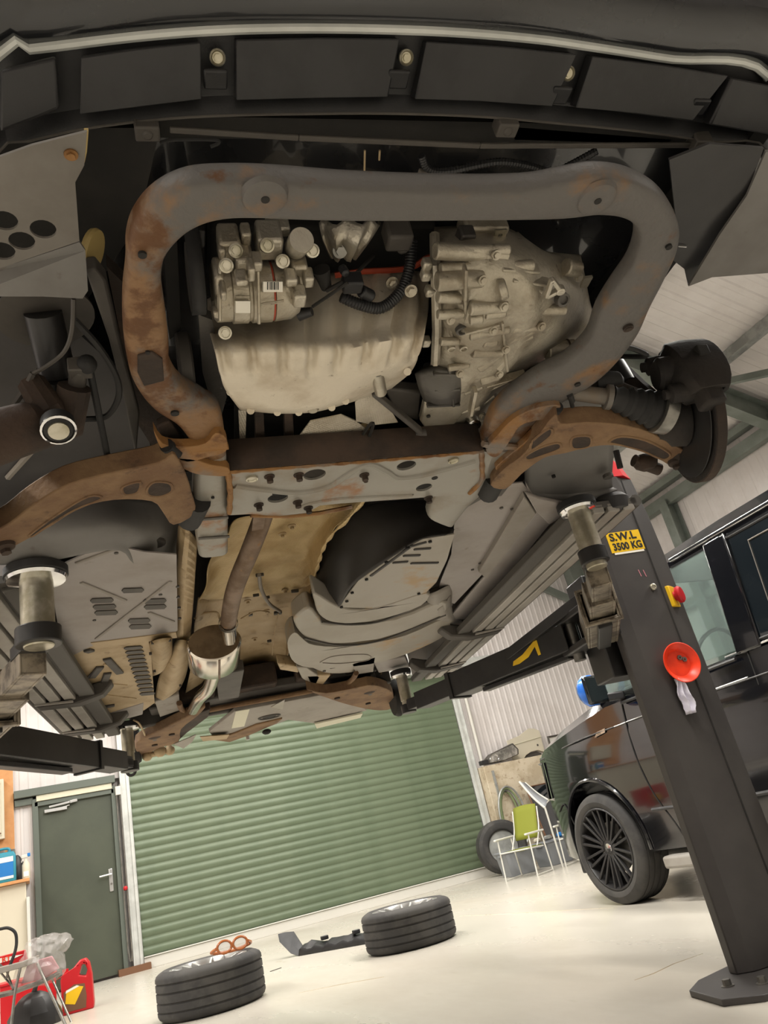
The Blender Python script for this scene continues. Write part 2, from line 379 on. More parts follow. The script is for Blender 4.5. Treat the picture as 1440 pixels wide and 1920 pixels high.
rf.box((RIDGE_X, (YB + YF) / 2, roof_z(RIDGE_X) + 0.2), (0.6, YB - YF, 0.05))
struct(rf.build('ceiling', 'roof_liner', sharp=10, fix=False))
# steel: rafters, purlins, eaves beam, columns
def isec(mb, a, b, w, h, up, t=0.012):
    a, b, up = Vector(a), Vector(b), Vector(up)
    mb.bar(a, b, t, h, up); d = (b - a).normalized(); u = d.cross(up).normalized(); n = u.cross(d).normalized()
    for s in (-1, 1): mb.bar(a + n * (s * h / 2), b + n * (s * h / 2), w, t * 1.4, up)
    return mb
k = 0
for y in (-2.2, 1.9, 5.75, 10.1):
    for x1 in (XR - 0.1, XL + 0.1):
        k += 1
        struct(isec(MB(), (RIDGE_X, y, roof_z(RIDGE_X) - 0.26), (x1, y, roof_z(x1) - 0.26), 0.16, 0.3, (0, 0, 1)).build('trim_%d' % k, 'steel_green'))
        k += 1
        struct(isec(MB(), (x1, y, 0), (x1, y, roof_z(x1) - 0.2), 0.18, 0.22, (1, 0, 0)).build('trim_%d' % k, 'steel_green'))
for x in (7.75, 6.3, 4.8, 3.3, -0.6, -2.6, -4.2):
    k += 1; mb = MB(); z = roof_z(x) - 0.1
    mb.bar((x, YF, z), (x, YB - 0.1, z), 0.02, 0.18); mb.bar((x + 0.05, YF, z + 0.08), (x + 0.05, YB - 0.1, z + 0.08), 0.1, 0.012); mb.bar((x - 0.05, YF, z - 0.08), (x - 0.05, YB - 0.1, z - 0.08), 0.1, 0.012)
    struct(mb.build('trim_%d' % k, 'galv'))
for z, h in ((4.42, 0.16), (4.68, 0.1), (2.9, 0.12)):
    k += 1; struct(MB().bar((XR - 0.1, YF, z), (XR - 0.1, YB, z), 0.14, h).build('trim_%d' % k, 'steel_green'))
k += 1; struct(isec(MB(), (XR - 0.12, 7.85, 0), (XR - 0.12, 7.85, 4.4), 0.16, 0.2, (1, 0, 0)).build('trim_%d' % k, 'steel_green'))
k += 1; struct(MB().box((8.62, YB - 0.14, 2.3), (0.34, 0.2, 4.6)).build('trim_%d' % k, 'steel_green'))
k += 1; struct(MB().bar((5.9, YB - 0.05, 2.92), (XR, YB - 0.05, 2.92), 0.06, 0.12).build('trim_%d' % k, 'guide'))
k += 1; struct(MB().bar((7.3, YB - 0.1, 4.3), (8.8, YB - 0.1, 3.5), 0.06, 0.12).build('trim_%d' % k, 'steel_green'))
k += 1; struct(MB().bar((7.4, 5.75, roof_z(7.4) - 0.4), (8.8, 4.2, roof_z(8.8) - 0.3), 0.06, 0.08).build('trim_%d' % k, 'steel_green'))
# lamps
for i, (lx, ly) in enumerate(LAMPS):
    t = empty('batten_lamp', (lx, ly, LAMP_Z))
    where = ['left', 'middle', 'right'][i // 6] + ' row, ' + ['first', 'second', 'third', 'fourth', 'fifth', 'sixth'][i % 6] + ' from the front wall'
    tag(t, 'white ceiling batten lamp, ' + where, 'lamp', 'ceiling batten lamps')
    MB().box((0, 0, 0.02), (0.16, 1.56, 0.05)).build('housing', 'white_paint', t, bevel=0.006)
    MB().box((0, 0, -0.025), (0.13, 1.5, 0.035)).build('diffuser', 'lamp_glow', t, bevel=0.01)
    for s in (-0.6, 0.6): MB().cyl((0, s, 0.04), (0, s, roof_z(lx) - LAMP_Z), 0.006, seg=6).build('hanger', 'galv', t)
# roller shutter with its laths
sh = MB(); sh.box(((SH0 + SH1) / 2, YB - 0.045, 0.055), (SH1 - SH0, 0.03, 0.11)); sh.box(((SH0 + SH1) / 2, YB - 0.06, 0.118), (SH1 - SH0, 0.035, 0.012))
door1 = struct(sh.build('door_1', 'white_paint', bevel=0.003), 'green roller shutter of curved laths in the back wall', 'shutter')
PT = 0.0929; prof = []
for i in range(9):
    a = i / 8.0; prof.append((-0.010 * math.sin(PI * min(1, a / 0.86)) ** 0.7 if a < 0.86 else 0.0, PT * a))
prof += [(0.006, PT * 0.93), (0.006, PT * 0.995)]
L0 = MB(); L0.grid([[Vector((SH0, YB - 0.035 + o, z)) for o, z in prof], [Vector((SH1, YB - 0.035 + o, z)) for o, z in prof]])
s0 = L0.build('lath', 'shutter', door1, sharp=40, fix=False)
nl = int((SHZ - 0.13) / PT) + 1
s0.matrix_basis = Matrix.Translation((0, 0, 0.125))
for i in range(1, nl): inst(s0, 'lath', Matrix.Translation((0, 0, 0.125 + PT * i)), door1)
MB().box(((SH0 + SH1) / 2, YB + 0.02, 1.45), (SH1 - SH0, 0.01, 2.9)).build('lath_backing', 'door_green', door1)
for xx, w in ((SH0 - 0.06, 0.11), (SH1 + 0.06, 0.11)):
    g = MB(); g.box((xx, YB - 0.06, SHZ / 2), (w, 0.02, SHZ)); g.box((xx - w / 2 + 0.012 if xx < 2 else xx + w / 2 - 0.012, YB - 0.05, SHZ / 2), (0.024, 0.07, SHZ)); g.box((xx + 0.03 if xx < 2 else xx - 0.03, YB - 0.075, SHZ / 2), (0.03, 0.02, SHZ))
    g.build('guide_rail', 'guide', door1, bevel=0.003)
MB().box(((SH0 + SH1) / 2, YB - 0.12, SHZ + 0.2), (SH1 - SH0 + 0.3, 0.22, 0.4)).build('shutter_box', 'guide', door1, bevel=0.01)
struct(MB().box((0.99, YB - 0.1, 0.03), (0.34, 0.12, 0.07)).build('trim_60', 'wood_dark'))
# white pipe beside the right guide
k += 1; struct(MB().cyl((5.93, YB - 0.06, DZ), (5.93, YB - 0.06, SHZ), 0.025).build('trim_61', 'white_paint'))
# personnel door
d2 = struct(MB().box((0.48, YB - 0.015, 1.0), (0.80, 0.05, 1.95)).build('door_2', 'door_green', bevel=0.003), 'dark green steel side door with lever handle left of the shutter', 'door')
fr = MB(); fr.box((0.055, YB - 0.03, 1.0), (0.06, 0.1, 2.0)); fr.box((0.905, YB - 0.03, 1.0), (0.05, 0.1, 2.0)); fr.box((0.48, YB - 0.03, 1.94), (0.86, 0.1, 0.05)); fr.build('door_frame', 'frame_grey', d2, bevel=0.003)
MB().box((0.48, YB - 0.06, 2.0), (0.82, 0.08, 0.065)).build('transom', 'cream', d2, bevel=0.003)
struct(MB().box((0.385, YB - 0.05, 2.075), (1.09, 0.14, 0.085)).build('trim_62', 'frame_grey', bevel=0.004))
struct(MB().box((-0.06, YB - 0.03, 1.985), (0.19, 0.08, 0.07)).build('trim_63', 'frame_grey', bevel=0.004))
c = MB(); c.box((0.27, YB - 0.07, 1.845), (0.24, 0.04, 0.035)); c.bar((0.2, YB - 0.09, 1.885), (0.42, YB - 0.1, 1.9), 0.012, 0.022); c.bar((0.42, YB - 0.1, 1.9), (0.5, YB - 0.07, 1.91), 0.03, 0.03); c.bar((0.16, YB - 0.075, 1.83), (0.42, YB - 0.075, 1.87), 0.01, 0.012)
c.build('door_closer', 'alu', d2, bevel=0.003)
h = MB(); h.box((0.815, YB - 0.048, 0.98), (0.045, 0.014, 0.24)); h.build('handle_plate', 'alu', d2, bevel=0.012)
h = MB(); h.tube([(0.815, YB - 0.045, 1.04), (0.815, YB - 0.095, 1.04), (0.79, YB - 0.1, 1.04), (0.69, YB - 0.1, 1.035)], 0.01, 8); h.build('lever', 'alu', d2)
MB().cyl((0.815, YB - 0.05, 0.94), (0.815, YB - 0.062, 0.94), 0.012).build('lock', 'steel', d2)
# hand chain of the shutter
ch = empty('hand_chain', (0.955, YB - 0.11, 0)); tag(ch, 'thin hanging hand chain with red joint beside the dark side door', 'chain')
m = MB(); m.tube([(-0.02, 0, 0.25), (-0.02, 0, 2.0)], 0.008, 6); m.tube([(0.02, 0, 0.2), (0.02, 0, 2.0)], 0.008, 6); m.tube([(0.02, 0, 0.2), (0.012, 0, 0.12), (-0.005, 0, 0.12), (-0.02, 0, 0.25)], 0.008, 6)
m.build('chain_loop', 'steel', ch); MB().box((0, 0.01, 1.93), (0.06, 0.05, 0.1)).build('bracket', 'white_paint', ch, bevel=0.004)
MB().ball((0.0, -0.01, 0.86), 0.025).build('red_joint', 'red', ch)
# ledge of the low block wall, right of the shutter
struct(MB().box(((SH1 + 0.13 + XR) / 2, YB - 0.12, DZ / 2), (XR - SH1 - 0.13, 0.24, DZ)).build('wall_dado', 'blockwork', bevel=0.006))
struct(MB().bar((5.95, YB - 0.25, 0.9), (5.95, YB - 0.25, 1.3), 0.03, 0.03).build('trim_64', 'galv'))
# ================================================================== the lifted van, seen from under its nose
van = empty('van', VORG, VANG); tag(van, 'van raised on the lift, seen from below with its rusty front subframe and underbody', 'van')
def inb(p): return Vector((max(-.93, min(.93, p.x)), p.y, p.z))          # nothing sticks out past the flanks
def pz(L, z): return [inb(vz(x, y, z)) for x, y in L]
def pzz(L): return [inb(vz(x, y, z)) for x, y, z in L]
def surf(rows, nu, nv):                            # smooth surface through rows of (photo x, photo y, height)
    R = [resamp(spline(pzz(r), 8), nu) for r in rows]
    cols = [resamp(spline([r[j] for r in R], 6), nv) for j in range(nu)]
    return [[cols[j][i] for j in range(nu)] for i in range(nv)]
def panel(name, L, z, t, m, parent=van, bevel=0.0, holes=()):
    mb = MB()
    if holes: mb.plate(pz(L, z), holes, (0, 0, t))
    else: mb.prism(pz(L, z), (0, 0, t))
    return mb.build(name, m, parent, bevel=bevel)
def slit(px0, px1, z, w, m, parent, name='slot', d=0.004):     # narrow pressed slot between two photo points
    a, b = vz(*px0, z), vz(*px1, z); return MB().bar(a - UZ * 0.001, b - UZ * 0.001, w, d).build(name, m, parent, bevel=w * 0.3)
def dot(x, y, z, r, m, parent, name='hole', h=0.004):
    p = vz(x, y, z); return MB().cyl(p - UZ * h, p + UZ * 0.004, r, seg=12).build(name, m, parent)
def bolts(L, z, m, parent, r=0.008, n=(0, 0, -1), name='bolt', h=0.01):
    out = []
    for q in L:
        p = vz(q[0], q[1], q[2] if len(q) > 2 else z); out.append(bolt(MB(), p, n, r, h).build(name, m, parent))
    return out

# ---- dark shell above everything; black bay boxes added to block light
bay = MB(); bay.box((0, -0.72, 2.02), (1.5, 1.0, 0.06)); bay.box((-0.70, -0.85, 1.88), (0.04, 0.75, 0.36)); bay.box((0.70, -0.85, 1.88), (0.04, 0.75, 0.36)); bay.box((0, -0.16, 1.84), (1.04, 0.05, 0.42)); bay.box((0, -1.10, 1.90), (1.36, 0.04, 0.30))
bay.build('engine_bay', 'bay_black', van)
fp = MB(); fp.box((0, 1.45, 1.79), (1.72, 3.2, 0.05)); fp.build('floor_pan', 'under_dark', van)
for s in (-1, 1): MB().box((s * 0.875, 1.3, 1.66), (0.10, 2.3, 0.28)).build('sill', 'under_lilac', van, bevel=0.01)
# body above the sills: lofted hull with nose, cabin and tail
hull = []
for y, w, z0, z1 in ((-1.34, 0.60, 1.92, 2.16), (-1.22, 0.80, 1.84, 2.36), (-0.95, 0.91, 1.80, 2.50), (-0.55, 0.94, 1.84, 2.58), (-0.1, 0.95, 1.80, 2.66), (0.15, 0.95, 1.80, 2.95), (0.6, 0.95, 1.80, 3.25), (1.4, 0.95, 1.80, 3.32), (2.4, 0.95, 1.80, 3.32), (3.1, 0.94, 1.80, 3.30), (3.22, 0.90, 1.80, 3.2)):
    hm = (z0 + z1) / 2
    hull.append([Vector((x * w, y, z)) for x, z in ((-0.92, z0), (-1, z0 + 0.08), (-1.0, hm), (-0.93, z1 - 0.12), (-0.78, z1), (0.78, z1), (0.93, z1 - 0.12), (1.0, hm), (1, z0 + 0.08), (0.92, z0))])
hb = MB().rings(hull).build('body', 'van_paint', van, sharp=40)
for s in (-1, 1):
    MB().prism([(s * 0.952, 0.35, 2.55), (s * 0.952, 1.35, 2.55), (s * 0.91, 1.35, 3.08), (s * 0.91, 0.6, 3.08)], (s * 0.006, 0, 0)).build('side_window', 'glass_dark', hb)

MB().prism([(-.66, -.06, 2.70), (.66, -.06, 2.70), (.62, .56, 3.235), (-.62, .56, 3.235)], (0, -.012, .016)).build('windscreen', 'glass_dark', hb)
for s in (-1, 1): MB().ball((s * .72, -1.16, 2.20), .12, 14, (1.2, .5, .6)).build('headlamp', 'headlamp', hb)
MB().box((0, -1.30, 2.06), (.9, .06, .14)).build('grille', 'black_plastic', hb, bevel=.02)
# ---- bumper: painted skin, edge highlight as a tube, black valance with pockets
TR = [(0, 98), (30, 92), (100, 84), (250, 66), (400, 54), (560, 50), (720, 52), (860, 58), (1000, 70), (1100, 84), (1250, 108), (1440, 143)]
LP = [(0, 282), (60, 265), (150, 243), (300, 224), (420, 217), (560, 214), (720, 213), (900, 219), (1050, 232), (1200, 247), (1330, 266), (1440, 285)]
def edge(L, z, a, b, n=60):
    return resamp(spline([Vector(a)] + pz(L, z) + [Vector(b)], 6), n)
tr = edge(TR, 1.755, (-0.86, -0.95, 1.755), (0.94, -0.95, 1.755)); lp = edge(LP, 1.70, (-0.80, -0.85, 1.70), (0.90, -0.86, 1.70))
skin = [tr]
for dy, dz, k in ((-0.022, -0.004, 1.01), (-0.05, 0.008, 1.03), (-0.075, 0.035, 1.05), (-0.098, 0.085, 1.07), (-0.105, 0.16, 1.08), (-0.09, 0.26, 1.08), (-0.03, 0.34, 1.06)):
    skin.append([Vector((p.x * k, p.y + dy, p.z + dz)) for p in tr])
bump = MB().grid(skin).build('bumper', 'van_paint', van, sharp=60, solid=0.004, off=0)
MB().tube([p + Vector((0, 0.0, -0.003)) for p in tr], 0.007, 8).build('edge_highlight', 'guide', bump)  # pale tube stands in for the highlight on the bumper's lower edge
MB().grid([[p + Vector((0, 0.004, 0.006)) for p in tr], [a.lerp(b, 0.12) + UZ * 0.012 for a, b in zip(tr, lp)], [a.lerp(b, 0.86) + UZ * 0.018 for a, b in zip(tr, lp)], [a.lerp(b, 0.95) + UZ * 0.004 for a, b in zip(tr, lp)], lp, [p + Vector((0, 0.004, 0.03)) for p in lp]]).build('valance', 'black_plastic', bump, sharp=30, solid=0.003, off=0)
def vplane(px, py, off=0.0):                       # the slanted underside of the valance
    a, b = vz(720, 52, 1.755), vz(720, 213, 1.70); n = (b - a).cross(UX).normalized()
    if n.z > 0: n = -n
    q = vpl(px, py, a + n * off, n); return q, n
for L in ([(0, 132), (104, 108), (112, 204), (70, 222), (0, 248)], [(152, 108), (260, 92), (376, 80), (378, 186), (280, 198), (150, 214)], [(443, 75), (600, 71), (750, 73), (728, 182), (600, 184), (443, 188)], [(800, 78), (950, 88), (1082, 102), (1036, 200), (900, 190), (778, 186)], [(1112, 106), (1240, 122), (1366, 142), (1300, 226), (1190, 212), (1080, 202)], [(1372, 146), (1500, 172), (1500, 262), (1330, 234)]):
    q = [vplane(x, y, 0.010)[0] for x, y in L]; n = vplane(*L[0])[1]
    MB().prism(q, -n * 0.024).build('valance_pad', 'black_plastic', bump, bevel=0.004)
for x, y in ((50, 178), (408, 108), (762, 108), (1066, 138), (1326, 160)):
    p, n = vplane(x, y, 0.004); m = MB(); m.lathe(p - n * 0.004, n, [(0, 0.0115), (0.005, 0.0115), (0.007, 0.0095), (0.004, 0.0075), (0.0035, 0.0001)], 20); m.hexa(p - n * 0.001, p + n * 0.003, 0.0055); m.build('bolt', 'zinc', bump)
    if 300 < x < 1400:
        q, _ = vplane(x - 4 if x < 500 else x - 16, y + 40, 0.004); MB().box(q, (0.034, 0.03, 0.008)).build('pocket_step', 'black_plastic', bump, bevel=0.003)
MB().tube([p + Vector((0, -0.001, -0.001)) for p in lp], 0.002, 6).build('lip_edge', 'under_dark', bump)
# strip, support and brackets behind the lip
st = MB(); st.bar(vz(318, 243, 1.70), vz(560, 258, 1.70), 0.010, 0.006); st.bar(vz(560, 258, 1.70), vz(900, 273, 1.70), 0.010, 0.006); st.bar(vz(900, 273, 1.70), vz(1312, 272, 1.70), 0.010, 0.006); st.build('radiator_strip', 'under_dark', van, bevel=0.002)
panel('bumper_support', [(430, 222), (900, 224), (1290, 262), (1280, 268), (900, 262), (560, 252)], 1.76, 0.03, 'under_dark')
panel('support_step', [(960, 238), (1260, 262), (1250, 270), (965, 262)], 1.75, 0.01, 'bay_black')
for x, y in ((275, 240), (1312, 266), (948, 235)):
    p = vz(x, y, 1.70); m = MB(); m.box(p, (0.036, 0.026, 0.03)); m.cyl(p - UZ * 0.018, p, 0.008, seg=10); m.build('clip_bracket', 'under_dark', van, bevel=0.003)
MB().tube(spline(pz([(300, 268), (330, 262), (400, 262), (410, 268), (395, 275)], 1.7), 5), 0.003, 6).build('cable', 'dark_rubber', van)
def corr_tube(pts, r, n=8, step=0.0055):           # ribbed conduit
    p = spline(pts, 14); L = sum((a - b).length for a, b in zip(p, p[1:])); k = int(L / step) * 2 + 1
    p = resamp(p, k); return MB().tube(p, [r if i % 2 else r * 0.84 for i in range(k)], n)
corr_tube(pz([(790, 292), (802, 316), (840, 321), (930, 304), (990, 311), (1035, 324), (1072, 308), (1120, 282)], 1.72), 0.0075).build('conduit', 'black_plastic', van)
MB().box(vz(800, 326, 1.72), (0.03, 0.014, 0.014)).build('conduit_plug', 'under_grey', van, bevel=0.002)
for x in (684, 712): MB().cyl(vz(x, 282, 1.72), vz(x - 1, 330 if x < 700 else 300, 1.72), 0.0018, seg=6).build('wire_clip', 'under_tan', van)

# ---- arch liners at the front corners
def disc_holes(L, z, r, n=18): return [circ(vz(x, y, z), r, UX, UY, n) for x, y in L]
ll = panel('arch_liner', [(-60, 316), (60, 273), (163, 247), (158, 310), (141, 342), (149, 452), (0, 503), (-60, 522)], 1.60, 0.004, 'liner_grey', holes=disc_holes([(81, 430), (41, 452), (8, 414), (4, 471)], 1.60, 0.0185))
MB().prism(pzz([(-60, 522, 1.6), (0, 503, 1.6), (149, 454, 1.6), (160, 470, 1.6), (165, 545, 1.575), (155, 560, 1.572), (80, 556, 1.573), (-60, 556, 1.574)]), (0, 0, 0.004)).build('liner_flange', 'arch_mid', ll)
bolts([(133, 289)], 1.6, 'rust', ll, 0.006, h=0.006)
lb = panel('arch_cavity', [(-80, 280), (170, 240), (300, 240), (260, 420), (165, 560), (-80, 600)], 1.72, 0.01, 'bay_black')
panel('liner_edge', [(158, 246), (166, 246), (163, 285), (157, 312)], 1.603, 0.006, 'cream_pulley', ll)
dp = panel('arch_liner', [(1255, 300), (1330, 270), (1432, 278), (1398, 370), (1346, 440), (1291, 536), (1284, 505), (1262, 488), (1268, 420)], 1.60, 0.005, 'black_satin')
MB().prism(pzz([(1436, 285, 1.6), (1600, 270, 1.6), (1600, 505, 1.575), (1440, 512, 1.575), (1335, 520, 1.575), (1291, 537, 1.575), (1350, 440, 1.58), (1400, 368, 1.59)]), (0, 0, 0.005)).build('liner_flange', 'arch_mid', dp, sharp=60)
MB().cyl(vz(1272, 462, 1.596), vz(1287, 463, 1.596), 0.0012, seg=6).build('liner_pin', 'alu', dp)
py = MB(); c = vz(190, 468, 1.66); py.lathe(c - UX * 0.02, UX - UZ * 0.5, [(0, 0.012), (0, 0.036), (0.006, 0.038), (0.012, 0.036), (0.012, 0.012)], 24); py.build('washer_cap', 'cream_pulley', van)

# ---- front subframe: one bent tube, outer and inner edge read station by station
SF = [((372, 1040), (428, 1034)), ((366, 1000), (428, 996)), ((362, 950), (428, 945)), ((362, 900), (426, 892)), ((366, 850), (424, 838)), ((335, 800), (414, 775)), ((285, 765), (388, 752)), ((252, 720), (345, 728)), ((238, 675), (320, 690)), ((231, 615), (317, 640)), ((231, 560), (309, 575)), ((237, 505), (303, 520)), ((238, 460), (312, 478)), ((252, 415), (345, 440)), ((290, 372), (385, 418)), ((350, 343), (430, 409)), ((430, 336), (480, 408)), ((520, 338), (530, 410)), ((640, 347), (640, 413)), ((760, 352), (760, 413)), ((900, 354), (900, 412)), ((1000, 350), (1000, 411)), ((1060, 338), (1065, 409)), ((1125, 328), (1120, 403)), ((1190, 338), (1165, 408)), ((1242, 368), (1190, 425)), ((1272, 415), (1196, 455)), ((1272, 465), (1182, 500)), ((1246, 525), (1150, 545)), ((1222, 572), (1122, 590)), ((1196, 628), (1103, 640)), ((1153, 684), (1062, 680)), ((1112, 721), (1015, 703)), ((1062, 750), (965, 737)), ((1012, 785), (925, 776)), ((975, 832), (905, 825)), ((945, 885), (878, 880)), ((905, 925), (835, 912)), ((874, 955), (810, 940)), ((850, 986), (801, 966))]
ro = spline([vz(*o, 1.512) for o, i in SF], 5); ri = spline([vz(*i, 1.512) for o, i in SF], 5); RG = []
for a, b in zip(ro, ri):
    c = (a + b) / 2; w = (b - a) / 2; r = []
    for k in range(20):
        t = 2 * PI * k / 20; ct, sn = math.cos(t), math.sin(t)
        r.append(c + w * (math.copysign(abs(ct) ** 0.55, ct)) + UZ * (0.015 + 0.027 * math.copysign(abs(sn) ** 0.6, sn)))
    RG.append(r)
nR = len(RG)
sub = MB().rings(RG[nR * 4 // 40:nR * 14 // 40 + 1]).build('subframe_tube', 'rust_tube', van, sharp=50)
MB().rings(RG[:nR * 4 // 40 + 1]).build('tube_end', 'cross_grey', sub, sharp=50)
MB().rings(RG[nR * 36 // 40:]).build('tube_end', 'cross_grey', sub, sharp=50)
MB().rings(RG[nR * 14 // 40:nR * 27 // 40 + 1]).build('subframe_beam', 'rust_tube', sub, sharp=50)
MB().rings(RG[nR * 27 // 40:nR * 36 // 40 + 1]).build('subframe_leg', 'rust_tube', sub, sharp=50)
ZS = 1.498
for x, y, r in ((267, 478, 0.0062), (277, 661, 0.004), (328, 775, 0.008), (1254, 463, 0.006), (1083, 721, 0.007), (417, 314, 0.005), (399, 933, 0.004)): dot(x, y, ZS if y > 330 else 1.6, r, 'bay_black', sub, 'access_hole', 0.002)
for x, y in ((497, 372), (1120, 375)):
    p = vz(x, y, ZS); m = MB(); m.lathe(p + UZ * 0.006, -UZ, [(0, 0.034), (0.007, 0.03), (0.0095, 0.024), (0.0085, 0.014), (0.0085, 0.009), (0.0085, 0.0001)], 28); m.build('mount_seat', 'rust_tube', sub)
    MB().cyl(p - UZ * 0.0035, p, 0.006).build('mount_hole', 'bay_black', sub)
bolts([(1178, 615)], 1.497, 'rust_dark', sub, 0.007, h=0.004)
MB().prism(pz([(258, 668), (285, 660), (305, 675), (308, 715), (270, 725), (258, 700)], 1.4965), (0, 0, 0.006)).build('weld_patch', 'rust_dark', sub, bevel=0.002)
# rear crossmember with its pressed ridge, holes and studs
ZC = 1.493
CO = [(428, 884), (520, 877), (640, 868), (760, 858), (905, 846), (925, 850), (905, 905), (880, 926), (740, 937), (640, 944), (600, 948), (575, 962), (520, 968), (470, 964), (432, 966)]
hol = [(590, 890, .027), (762, 873, .0245), (521, 934, .0255), (795, 914, .022), (517, 925, .009), (815, 896, .0085)]
cm = panel('crossmember', CO, ZC, 0.006, 'cross_grey', holes=[circ(vz(x, y, ZC), r, UX, UY, 18) for x, y, r in hol[:4]])
for x, y, r in hol[4:]: dot(x, y, ZC, r, 'bay_black', cm, 'rivet_hole', 0.0015)
mb = MB(); w0 = pz([(425, 882), (660, 864), (905, 844)], ZC); mb.grid([w0, [p + Vector((0, -0.012, 0.07)) for p in w0], [p + Vector((0, 0.13, 0.072)) for p in w0]]); mb.build('front_wall', 'rust_dark', cm, solid=0.004)
mb = MB().prism(pz([(432, 905), (640, 900), (905, 865), (880, 920), (640, 940), (440, 958)], ZC + 0.05), (0, 0, 0.01)); mb.build('inner_skin', 'bay_black', cm)
MB().tube(resamp(spline(pz([(430, 885), (520, 878), (640, 869), (760, 859), (905, 847)], ZC), 6), 50), [0.0045 + 0.0012 * math.sin(i * 1.9) for i in range(50)], 6).build('flange_edge', 'rust', cm)
for L in ([(440, 908), (500, 916), (560, 921), (615, 910), (650, 888), (690, 868), (722, 880), (745, 893), (785, 890), (830, 879), (890, 862)],):
    MB().tube(spline(pz(L, ZC + 0.004), 6), 0.011, 8).build('pressed_ridge', 'cross_grey', cm)
MB().tube(spline(pz([(556, 950), (590, 940), (650, 932), (760, 927), (772, 926)], ZC + 0.003), 6), 0.007, 8).build('pressed_ridge', 'cross_grey', cm)
for x, y in ((472, 896), (850, 862)):
    p = vz(x, y, ZC); MB().lathe(p, -UZ, [(0, .014), (0.005, .014), (0.006, .011), (0.003, .009), (0.003, .0001)], 18).build('threaded_ring', 'zinc', cm)
bolts([(505, 893), (560, 890), (683, 890), (485, 946), (558, 941), (578, 952), (803, 933)], ZC, 'rust_dark', cm, 0.008, h=0.016)
MB().cyl(vz(684, 890, ZC), vz(686, 903, ZC - 0.01), 0.006, seg=8).build('stud', 'rust_dark', cm)
MB().tube(pz([(470, 966), (540, 968), (600, 962), (660, 950)], ZC + 0.002), 0.006, 6).build('flange_edge', 'rust', cm)
for s, (x, y) in ((0, (402, 905)), (1, (880, 905))):
    pts = pz([(362, 842), (428, 836)] if s == 0 else [(905, 832), (975, 838)], 1.495)
    MB().tube(resamp(pts, 6), [0.008, 0.010, 0.009, 0.0105, 0.009, 0.008], 8).build('weld_bead', 'rust', sub)
    pts = pz([(428, 885), (432, 925), (430, 962)] if s == 0 else [(903, 845), (905, 900), (880, 925)], 1.492)
    MB().tube(resamp(pts, 9), [0.006 + 0.002 * (i % 2) for i in range(9)], 8).build('weld_bead', 'rust', sub)
for pts in ([(368, 975), (428, 970)], [(372, 1010), (430, 1006)]): MB().tube(resamp(pz(pts, 1.497), 5), 0.004, 6).build('weld_bead', 'rust_light', sub)

# ---- control arms
def armz(p, s): return 1.478 - max(0.0, abs(p.x) - 0.36) * 0.20
def arm_pts(L, s):                                 # the arm droops outward: meet the ray with its slanting plane
    P = Vector((s * 0.36, 0, 1.478)); N = Vector((s * 0.20, 0, 1.0)).normalized(); return [vpl(x, y, P, N) for x, y in L], N
def arm(outline, wins, s, label):
    q, N = arm_pts(outline, s); mb = MB().prism(spline(q, 3, True), N * 0.045); a = mb.build('control_arm', 'rust_arm', van, bevel=0.007)
    for w in wins:
        p, _ = arm_pts(w, s); MB().prism([v - N * 0.0012 for v in spline(p, 3, True)], N * 0.003).build('arm_recess', 'rust_dark', a)
        pr = spline(p, 4, True); MB().tube([v + N * 0.0 for v in pr], 0.0035, 6, closed=True).build('recess_rim', 'rust_arm', a)
    return a
ra = arm([(1040, 778), (1052, 795), (1100, 792), (1160, 796), (1210, 808), (1250, 828), (1284, 846), (1296, 862), (1290, 880), (1265, 878), (1240, 864), (1212, 851), (1180, 840), (1140, 835), (1100, 840), (1060, 850), (1025, 857), (1000, 872), (975, 892), (948, 917), (920, 910), (945, 880), (975, 858), (1000, 830)], [[(985, 855), (1010, 840), (1045, 830), (1050, 840), (1020, 852), (992, 861)], [(1074, 820), (1106, 818), (1105, 836), (1074, 840)], [(1142, 828), (1165, 818), (1210, 825), (1250, 845), (1256, 855), (1240, 860), (1205, 845), (1160, 833)], [(1000, 825), (1030, 803), (1034, 815), (1010, 835), (995, 842)]], 1, '')
la = arm([(325, 852), (298, 868), (215, 886), (130, 908), (65, 945), (20, 980), (-30, 1010), (-60, 1045), (-40, 1062), (0, 1040), (40, 1018), (95, 988), (150, 954), (215, 938), (285, 941), (306, 962), (326, 985), (366, 962), (360, 925), (350, 892), (338, 868)], [[(276, 915), (290, 903), (318, 906), (322, 920), (300, 930), (278, 928)], [(230, 912), (262, 903), (258, 922), (234, 927)], [(58, 1000), (110, 962), (165, 930), (190, 934), (140, 955), (90, 985), (62, 1004)]], -1, '')
for L, a, s in (([(1045, 762), (1030, 782)], ra, 1), ([(312, 835), (330, 850)], la, -1)):
    p = pz(L, 1.49); MB().cyl(p[0], p[1], 0.015).build('front_bush', 'dark_rubber', a)
    p = pz([(930, 895), (915, 925)] if s > 0 else [(355, 975), (372, 940)], 1.50); MB().cyl(p[0], p[1], 0.03).build('rear_bush', 'dark_rubber', a)
    q, N = arm_pts([(1268, 865)] if s > 0 else [(8, 1022)], s); m = MB(); m.lathe(q[0] - N * 0.012, N, [(0, 0.012), (0.004, 0.02), (0.02, 0.024), (0.05, 0.022), (0.07, 0.012)], 16); m.hexa(q[0] - N * 0.02, q[0] - N * 0.01, 0.011); m.build('ball_joint', 'rust_dark', a)
